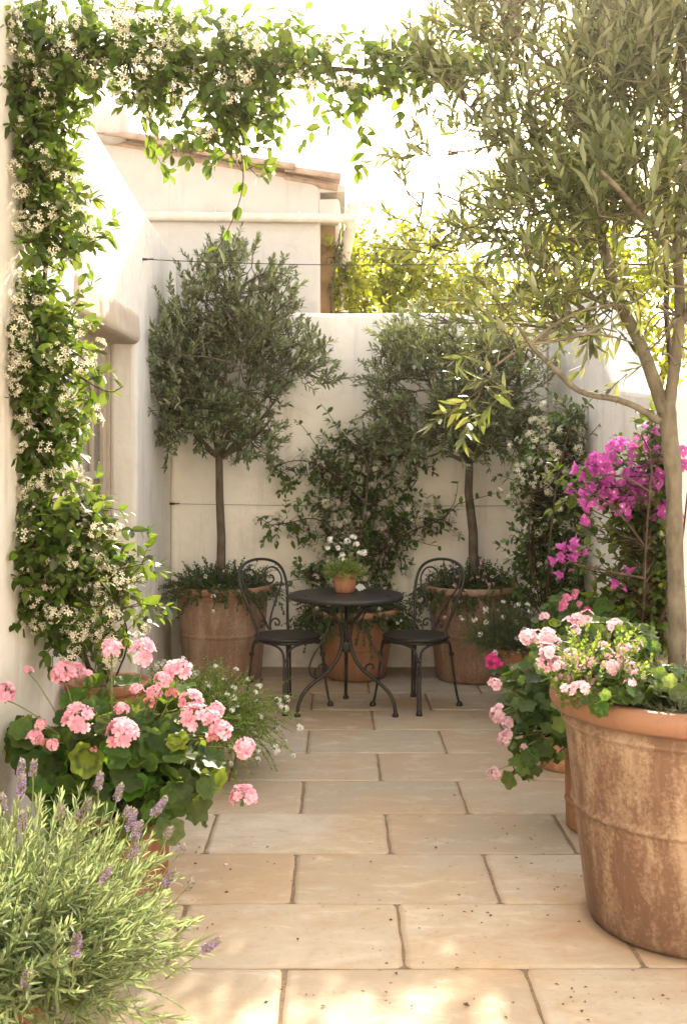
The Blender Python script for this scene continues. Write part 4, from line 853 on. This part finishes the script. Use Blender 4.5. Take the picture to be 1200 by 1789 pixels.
# ------------------------------------------------------------------ lavender
root=rooted('lavender_bush',(PLV[0],PLV[1],.2),'silvery lavender with narrow leaves and a few mauve spikes at left front','plant')
g=np.random.default_rng(51); mb=MB(); lv=Leaves()
for i in range(680):
    a=g.uniform(0,6.283); q=g.uniform(0,1)**.5; x=np.array([math.cos(a),math.sin(a)*.85,0]); p=np.array([PLV[0],PLV[1],.20])+x*q*.19
    d=x*q*1.5+np.array([0.04,0,1.2-1.1*q*g.uniform(.5,1.25)])+rv(g)*.16; L=g.uniform(.24,.50)*(1-.05*q)
    pts=curve(p,d,L,g,7,.3,-.15); mb.tube(pts,np.linspace(.0026,.0014,8),4,1,cap=False); rot=g.uniform(0,6)
    n=int(L*.74/.019)
    for j in range(n):
        s=.22+.78*(j+.5)/n; pp,t=along(pts,s); A=nrm(np.cross(t,[.2,.1,1])); B=np.cross(t,A); rot+=1.57
        for k in (0,1):
            th=rot+k*math.pi; o=A*math.cos(th)+B*math.sin(th); an=R(52-22*s)+g.normal()*.22; lv.add(pp,t*math.cos(an)+o*math.sin(an),t*.8-o*.3+rv(g)*.3,.066*g.uniform(.65,1.2)*(1-.4*s*s))
    e,t=along(pts,1.); 
    for k in range(3): lv.add(e,t+rv(g)*.35,rv(g),.03)
lv.flush(mb,T_NEED,g,0); part(mb,'foliage',[M['lavender_leaf'],M['lav_stem']],root)
def spike(seed,n=30,L=.048,fresh=.5,R0=.0085):
    g=np.random.default_rng(seed); mb=MB(); mb.tube([(0,0,-.01),(0,0,L)],.0016,5,2)
    C=[];N=[];F=[];FN=[]
    for i in range(n):
        t=i/n; a=i*2.4; r=R0*(1-.5*t)*(0.7 if t<.08 else 1); c=np.array([math.cos(a)*r,math.sin(a)*r,t*L]); nn=nrm(np.array([math.cos(a),math.sin(a),.7])); C.append(c);N.append(nn)
        if g.uniform()<fresh: F.append(c+nn*.003); FN.append(nn)
    mb.inst(T_BR,C,np.array(N)+[0,0,.5],N,np.full(n,.010),1)
    if F: florets(mb,F,FN,.0065,4,T_PET,.6,0,g)
    return mesh_only(mb,'flower_spike',[M['lavender_petal'],M['lavender_calyx'],M['lav_stem']])
SP=[spike(1,44,.062,.42,.0075),spike(2,38,.05,.25,.0072),spike(3,28,.036,.08,.0068)]
for px,py,k,dd,bx,by in ((36,1345,0,3.2,20,1470),(58,1340,1,3.25,45,1470),(38,1372,0,3.15,30,1470),(172,1362,1,3.2,150,1470),(153,1400,2,3.1,140,1500),(205,1382,1,3.15,170,1500),(272,1408,0,3.1,215,1500),(228,1432,0,3.1,205,1520),(220,1412,2,3.15,190,1500),(237,1452,0,3.05,215,1530),(292,1448,2,3.05,250,1540),(314,1478,2,3.05,270,1560),(288,1535,0,3.0,255,1600),(328,1538,2,3.0,275,1620),(358,1648,0,2.9,290,1710),(134,1650,0,2.75,128,1730),(43,1712,0,2.7,25,1789),(183,1525,1,2.9,150,1620),(233,1485,1,3.05,215,1560),(5,1405,0,3.2,8,1480),(138,1418,2,3.1,130,1500),(108,1412,2,3.1,100,1490),(40,1430,1,3.1,40,1510)):
    p=W(px,py+12,dd); q=W(bx,by,dd+.05); n=nrm(p-q); o=place(SP[k],'flower_spike',root,p-n*.01,n,1.,g)
    mb=MB(); mb.tube(bez(q,(p+q)/2+np.array([g.normal()*.012,0,.01]),p,8),np.linspace(.0021,.0016,8),5,0); st=mb.build('stalk',M['lav_stem']); st.data.transform(Matrix.Translation(-root.location)); st.parent=o; st.matrix_parent_inverse=o.matrix_basis.inverted()

# ------------------------------------------------------------------ table and chairs
def spiral(c,r0,r1,a0,a1,n=14):
    t=np.linspace(0,1,n); a=a0+(a1-a0)*t; r=r0+(r1-r0)*t; return [(c[0]+x*math.cos(b),c[1]+x*math.sin(b)) for x,b in zip(r,a)]
TC=(.052,7.13,0)
root=rooted('bistro_table',TC,'round black iron bistro table with three scrolled legs','table')
mb=MB(); mb.lathe([(0.001,.690),(.33,.690),(.345,.692),(.354,.698),(.3565,.706),(.355,.714),(.348,.720),(.335,.7215),(.15,.7213),(0.001,.7212)],72); o=mb.build('tabletop',M['iron']); o.parent=root
mb=MB(); mb.lathe([(0,.365),(.026,.365),(.030,.372),(.030,.425),(.026,.432),(0,.432)],20); o=mb.build('collar',M['iron']); o.parent=root
kr=.00162; kz=.00139
leg=[(380,372),(420,395),(480,430),(520,478),(540,520),(546,565),(543,605),(528,655),(500,695),(470,722),(420,755),(380,790),(360,830),(352,870),(352,895)]
scr=[(447,492),(432,490),(423,475),(425,455),(440,440),(465,437),(485,452),(491,485),(480,525),(462,565),(435,610),(412,650),(400,690),(408,722),(430,739),(458,736),(477,718),(480,695),(468,678),(450,676),(441,688),(448,697)]
for az in (-30,210,90):
    ux,uy=math.cos(R(az)),math.sin(R(az)); cv=lambda q:[((562-x)*kr*ux,(562-x)*kr*uy,(895-y)*kz*.985+.004) for x,y in q]
    mb=MB(); mb.tube(sm(cv(leg)),.0115,10); fx=(562-352)*kr; mb.lathe([(0,0),(.018,0),(.020,.006),(.018,.018),(.012,.022)],16,(fx*ux,fx*uy,0))
    lo=mb.build('leg',M['iron']); lo.parent=root
    mb=MB(); mb.tube(sm(cv(scr)),.0062,8); so=mb.build('scroll',M['iron']); so.parent=lo
def chair(loc,rz,label):
    root=rooted('bistro_chair',loc,label,'chair','iron chairs at the round table'); root.rotation_euler=(0,0,rz)
    # local: +X is the direction the sitter faces
    mb=MB(); mb.lathe([(.001,.430),(.195,.430),(.207,.432),(.212,.438),(.211,.446),(.203,.450),(.19,.449),(.001,.446)],56); mb.lathe([(.185,.412),(.198,.412),(.198,.430),(.185,.430),(.185,.412)],48)
    o=mb.build('seat',M['iron']); o.parent=root
    for az in (45,135,225,315):
        mb=MB(); u=np.array([math.cos(R(az)),math.sin(R(az)),0]); t=np.array([-u[1],u[0],0])
        for s in (-1,1):
            arc=[]
            a2=R(az+s*33); st=np.array([math.cos(a2),math.sin(a2),0])*.190+np.array([0,0,.418])
            arc=[st,u*.205+t*s*.045+[0,0,.405],u*.214+t*s*.016+[0,0,.375],u*.222+t*s*.0085+[0,0,.32],u*.235+t*s*.0085+[0,0,.2],u*.255+t*s*.0085+[0,0,.07],u*.272+t*s*.0085+[0,0,.01]]
            mb.tube(sm(np.array(arc)),.0075,8)
        mb.lathe([(.0,.315),(.013,.315),(.017,.322),(.017,.332),(.013,.339),(0,.339)],12,tuple(u*.2225)[:2]+(0,))
        f=u*.272; mb.lathe([(0,0),(.019,0),(.020,.006),(.018,.02),(.012,.028)],14,(f[0],f[1],0))
        o=mb.build('leg',M['iron']); o.parent=root
    # back: plane at the rear, leaning back
    def bk(u,v,lean=.25): 
        x0=-.150+.0-(u/.15)**2*(-.035)*(1-min(1,v/.35)); return np.array([x0-v*lean-.04*(1-abs(u)/.2)*(1 if v>.02 else .0)*.4,u,.44+v])
    hw=[(.124,-.025),(.128,.02),(.150,.12),(.176,.22),(.195,.30),(.194,.37),(.165,.42),(.115,.448),(.055,.462),(0,.465)]
    arch=[bk(-a,b) for a,b in hw]+[bk(a,b) for a,b in hw[::-1][1:]]
    mb=MB(); mb.tube(sm(np.array(arch)),.0092,10); bo=mb.build('backrest',M['iron']); bo.parent=root
    for s in (-1,1):
        pl=spiral((s*.060,.052),.006,.030,R(-90 if s>0 else 270),R(270 if s>0 else -90),12)
        pl=[(s*.052,.060),(s*.047,.046),(s*.060,.038),(s*.076,.048),(s*.076,.072),(s*.055,.088),(s*.028,.075),(s*.012,.04),(s*.004,.014),(-s*.008,.045),(-s*.028,.10),(-s*.066,.18),(-s*.115,.26),(-s*.148,.32),(-s*.150,.37),(-s*.122,.412),(-s*.080,.420),(-s*.040,.398),(-s*.026,.355),(-s*.042,.318),(-s*.075,.312),(-s*.096,.336),(-s*.090,.362),(-s*.070,.366)]
        pl=[(a,b) for a,b in pl]
        mb=MB(); mb.tube(sm(np.array([bk(a*1.1,b*.97+.004)-np.array([.0,0,0]) for a,b in pl])),.0058,8); o=mb.build('scroll',M['iron']); o.parent=bo
    return root
chair((-.318,7.26,0),R(-45),'black iron bistro chair to the left of the round table')
chair((.492,7.26,0),R(225),'black iron bistro chair to the right of the round table')

# ------------------------------------------------------------------ trees and creeper beyond the far wall
def garden_tree(label,base,blobs,n,leaf,seed,temps=T_BOU,mat='tree_leaf',name='garden_tree',twL=.3,space=.06):
    root=rooted(name,base,label,'tree','trees beyond the garden wall'); g=np.random.default_rng(seed); tb=MB(); c=np.mean([b[0] for b in blobs],0); f=np.array([base[0]*.6+c[0]*.4,base[1],c[2]*.55])
    tb.tube(sm(np.array([base,(np.array(base)+f)/2+g.normal(size=3)*.08,f,c])),[.09]+[.08]*3+[.06]*3+[.045]*3 if False else np.linspace(.09,.03,len(sm(np.zeros((4,3))))),10)
    for b in blobs: tb.tube(bez(f,(f+b[0])/2+[0,0,.15],b[0],8),np.linspace(.04,.01,8),6)
    cb=MB(); lv=Leaves()
    for p,u,_ in in_blobs(g,blobs,n,.45): twig(lv,cb,g,p,u+rv(g)*.7+[0,0,.25],twL*g.uniform(.6,1.3),leaf,space,ang=60,bend=.4,grav=.3,r=.004,k=3)
    lv.flush(cb,temps,g,0); part(tb,'trunk',M['dark_bark'],root); part(cb,'crown',[M[mat],M['vine_bark']],root)
garden_tree('sunlit yellow green tree beside the neighbouring house above the far wall',(.45,11.2,0),[bl(660,490,11.2,70,55,.6),bl(620,520,11.0,45,45,.4),bl(690,420,11.3,18,40,.2),bl(720,480,11.3,60,70,.5),bl(640,440,11.2,30,30,.3,.6)],330,.085,71)
garden_tree('golden backlit tree behind the far right olive crown',(1.3,11.6,0),[bl(800,520,11.6,90,55,.6),bl(880,530,11.6,90,50,.6),bl(770,480,11.8,40,40,.4,.6)],260,.085,72)
garden_tree('pale green tree beyond the side wall, seen through the near olive',(2.9,10.2,0),[bl(1000,500,10.2,90,110,.7),bl(1090,480,10.,110,140,.7),bl(1210,500,9.8,110,160,.7),bl(1050,380,10.2,100,80,.6,.6)],560,.085,73)
root=rooted('house_creeper',(.03,9.35,0),'green creeper growing up the rough side of the neighbouring house','climbing plant')
stems=[(J((578,560,9.32),(580,500,9.32),(590,440,9.33),(595,400,9.35)),.01)]
climber(root,stems,[bl(592,455,9.4,20,45,.15),bl(585,520,9.35,18,35,.12),bl(610,490,9.5,30,40,.2),bl(650,552,8.75,28,12,.06,1.5)],110,.08,.18,T_BOU,M['tree_leaf'],74,np.array([.6,-.4,.1]),0,JASF,np.array([0,-1,0]))

# ------------------------------------------------------------------ litter on the paving
g=np.random.default_rng(81); lm=MB(); lv=Leaves()
def lit(px,py,s):
    d=CAM_H*F_PX/(py-CY); p=W(px,py,d); p[2]=.003; lv.add(p,nrm(np.array([g.normal(),g.normal(),.05])),np.array([g.normal()*.3,g.normal()*.3,1.]),s)
for px,py,n,sx,sy in ((910,1455,14,50,22),(935,1525,16,60,30),(790,1620,26,130,60),(420,1520,8,80,25),(330,1480,6,25,12),(740,1200,16,60,14),(880,1205,8,20,10),(640,1230,14,150,25),(1000,1750,22,120,25),(600,1740,10,150,30),(350,1610,6,30,15),(660,1465,8,130,25)):
    for _ in range(n): lit(px+g.normal()*sx*.6,py+g.normal()*sy*.6,g.uniform(.006,.017))
for px,py in ((430,1380),(520,1640),(760,1480),(690,1700),(860,1600),(640,1330),(400,1560),(560,1760),(820,1760),(470,1480),(905,1500),(790,1390)): lit(px,py,g.uniform(.014,.026))
for k in range(16):
    d=CAM_H*F_PX/(1622-CY); p=W(305+k*1.4,1612+k*.7,d)+g.normal(size=3)*.006; p[2]=.008+abs(g.normal())*.005; lv.add(p,rv(g),rv(g),.014)
lv.flush(lm,[blade(.3,2,.5,.2,'oval')],g,0); tag(lm.build('leaf_litter',M['litter']),'dry brown leaf crumbs scattered over the paving',kind='stuff')

pm=MB(); lv=Leaves()
for px,py in ((415,1330),(440,1420),(405,1450),(455,1370),(380,1500),(425,1465),(470,1440),(840,1400),(855,1430),(870,1380),(900,1410)): lit(px+g.normal()*12,py+g.normal()*10,g.uniform(.012,.02))
lv.flush(pm,[T_PET],g,0); tag(pm.build('fallen_petal',M['pink_petal']),'faded pink petals dropped on the paving under the geraniums',kind='stuff')
# ------------------------------------------------------------------ light, sky, camera
AZ,EL=R(13),R(28)
w=bpy.data.worlds.new('World'); sc.world=w; w.use_nodes=True; nt=w.node_tree; nt.nodes.clear()
sky=nt.nodes.new('ShaderNodeTexSky'); sky.sky_type='NISHITA'; sky.sun_disc=False; sky.sun_elevation=EL; sky.sun_rotation=AZ; sky.dust_density=3.0; sky.air_density=1.0; sky.ozone_density=1.0
mx=nt.nodes.new('ShaderNodeMix'); mx.data_type='RGBA'; mx.blend_type='MULTIPLY'; mx.inputs[0].default_value=1; mx.inputs[7].default_value=(1.0,.90,.785,1)
bg=nt.nodes.new('ShaderNodeBackground'); bg.inputs[1].default_value=.15; wo_=nt.nodes.new('ShaderNodeOutputWorld')
hz=nt.nodes.new('ShaderNodeMix'); hz.data_type='RGBA'; hz.blend_type='ADD'; hz.inputs[0].default_value=1; hz.inputs[7].default_value=(3.2,3.2,3.2,1)   # even constant added to the hazy sky to lift the shade
nt.links.new(sky.outputs[0],hz.inputs[6]); nt.links.new(hz.outputs[2],mx.inputs[6]); nt.links.new(mx.outputs[2],bg.inputs[0]); nt.links.new(bg.outputs[0],wo_.inputs[0])
sl=bpy.data.lights.new('sun','SUN'); sl.energy=5.0; sl.angle=R(.6); sl.color=(1,.87,.66); so=bpy.data.objects.new('sun',sl); COL.objects.link(so)
so.rotation_euler=Vector((math.sin(AZ)*math.cos(EL),math.cos(AZ)*math.cos(EL),math.sin(EL))).to_track_quat('Z','Y').to_euler(); so.location=(3,12,8)
cam=bpy.data.cameras.new('camera'); co=bpy.data.objects.new('camera',cam); COL.objects.link(co); co.location=(0,0,CAM_H); co.rotation_euler=(R(90),0,0)
cam.sensor_fit='VERTICAL'; cam.sensor_height=36; cam.sensor_width=36; cam.lens=F_PX/1789*36; cam.shift_x=10/1789; cam.shift_y=-109.5/1789; cam.clip_end=600; cam.clip_start=.05
sc.camera=co
sc.view_settings.view_transform='Standard'; sc.view_settings.look='None'; sc.view_settings.exposure=1.45; sc.view_settings.gamma=1.0
sc.cycles.max_bounces=8; sc.cycles.diffuse_bounces=5; sc.cycles.transmission_bounces=6; sc.cycles.transparent_max_bounces=8
sc.cycles.sample_clamp_indirect=6
# ------------------------------------------------------------------ golden hazy air
hm=MB(); hm.box((-14,-3.3,-1.06),(14,20,7.5)); ho=hm.build('haze',[],None,smooth=False,attr=False) if False else None
g=NT('haze_air'); vol=g.N('ShaderNodeVolumePrincipled'); vol.inputs['Density'].default_value=.0014; vol.inputs['Anisotropy'].default_value=.91; vol.inputs['Color'].default_value=(1,.91,.74,1)
g.L(vol.outputs[0],g.out.inputs['Volume'])
hm=MB(); hm.box((-20,-6,-1.06),(20,26,8.5)); ho=hm.build('haze',[g.m],None,smooth=False,attr=False); ho['kind']='stuff'
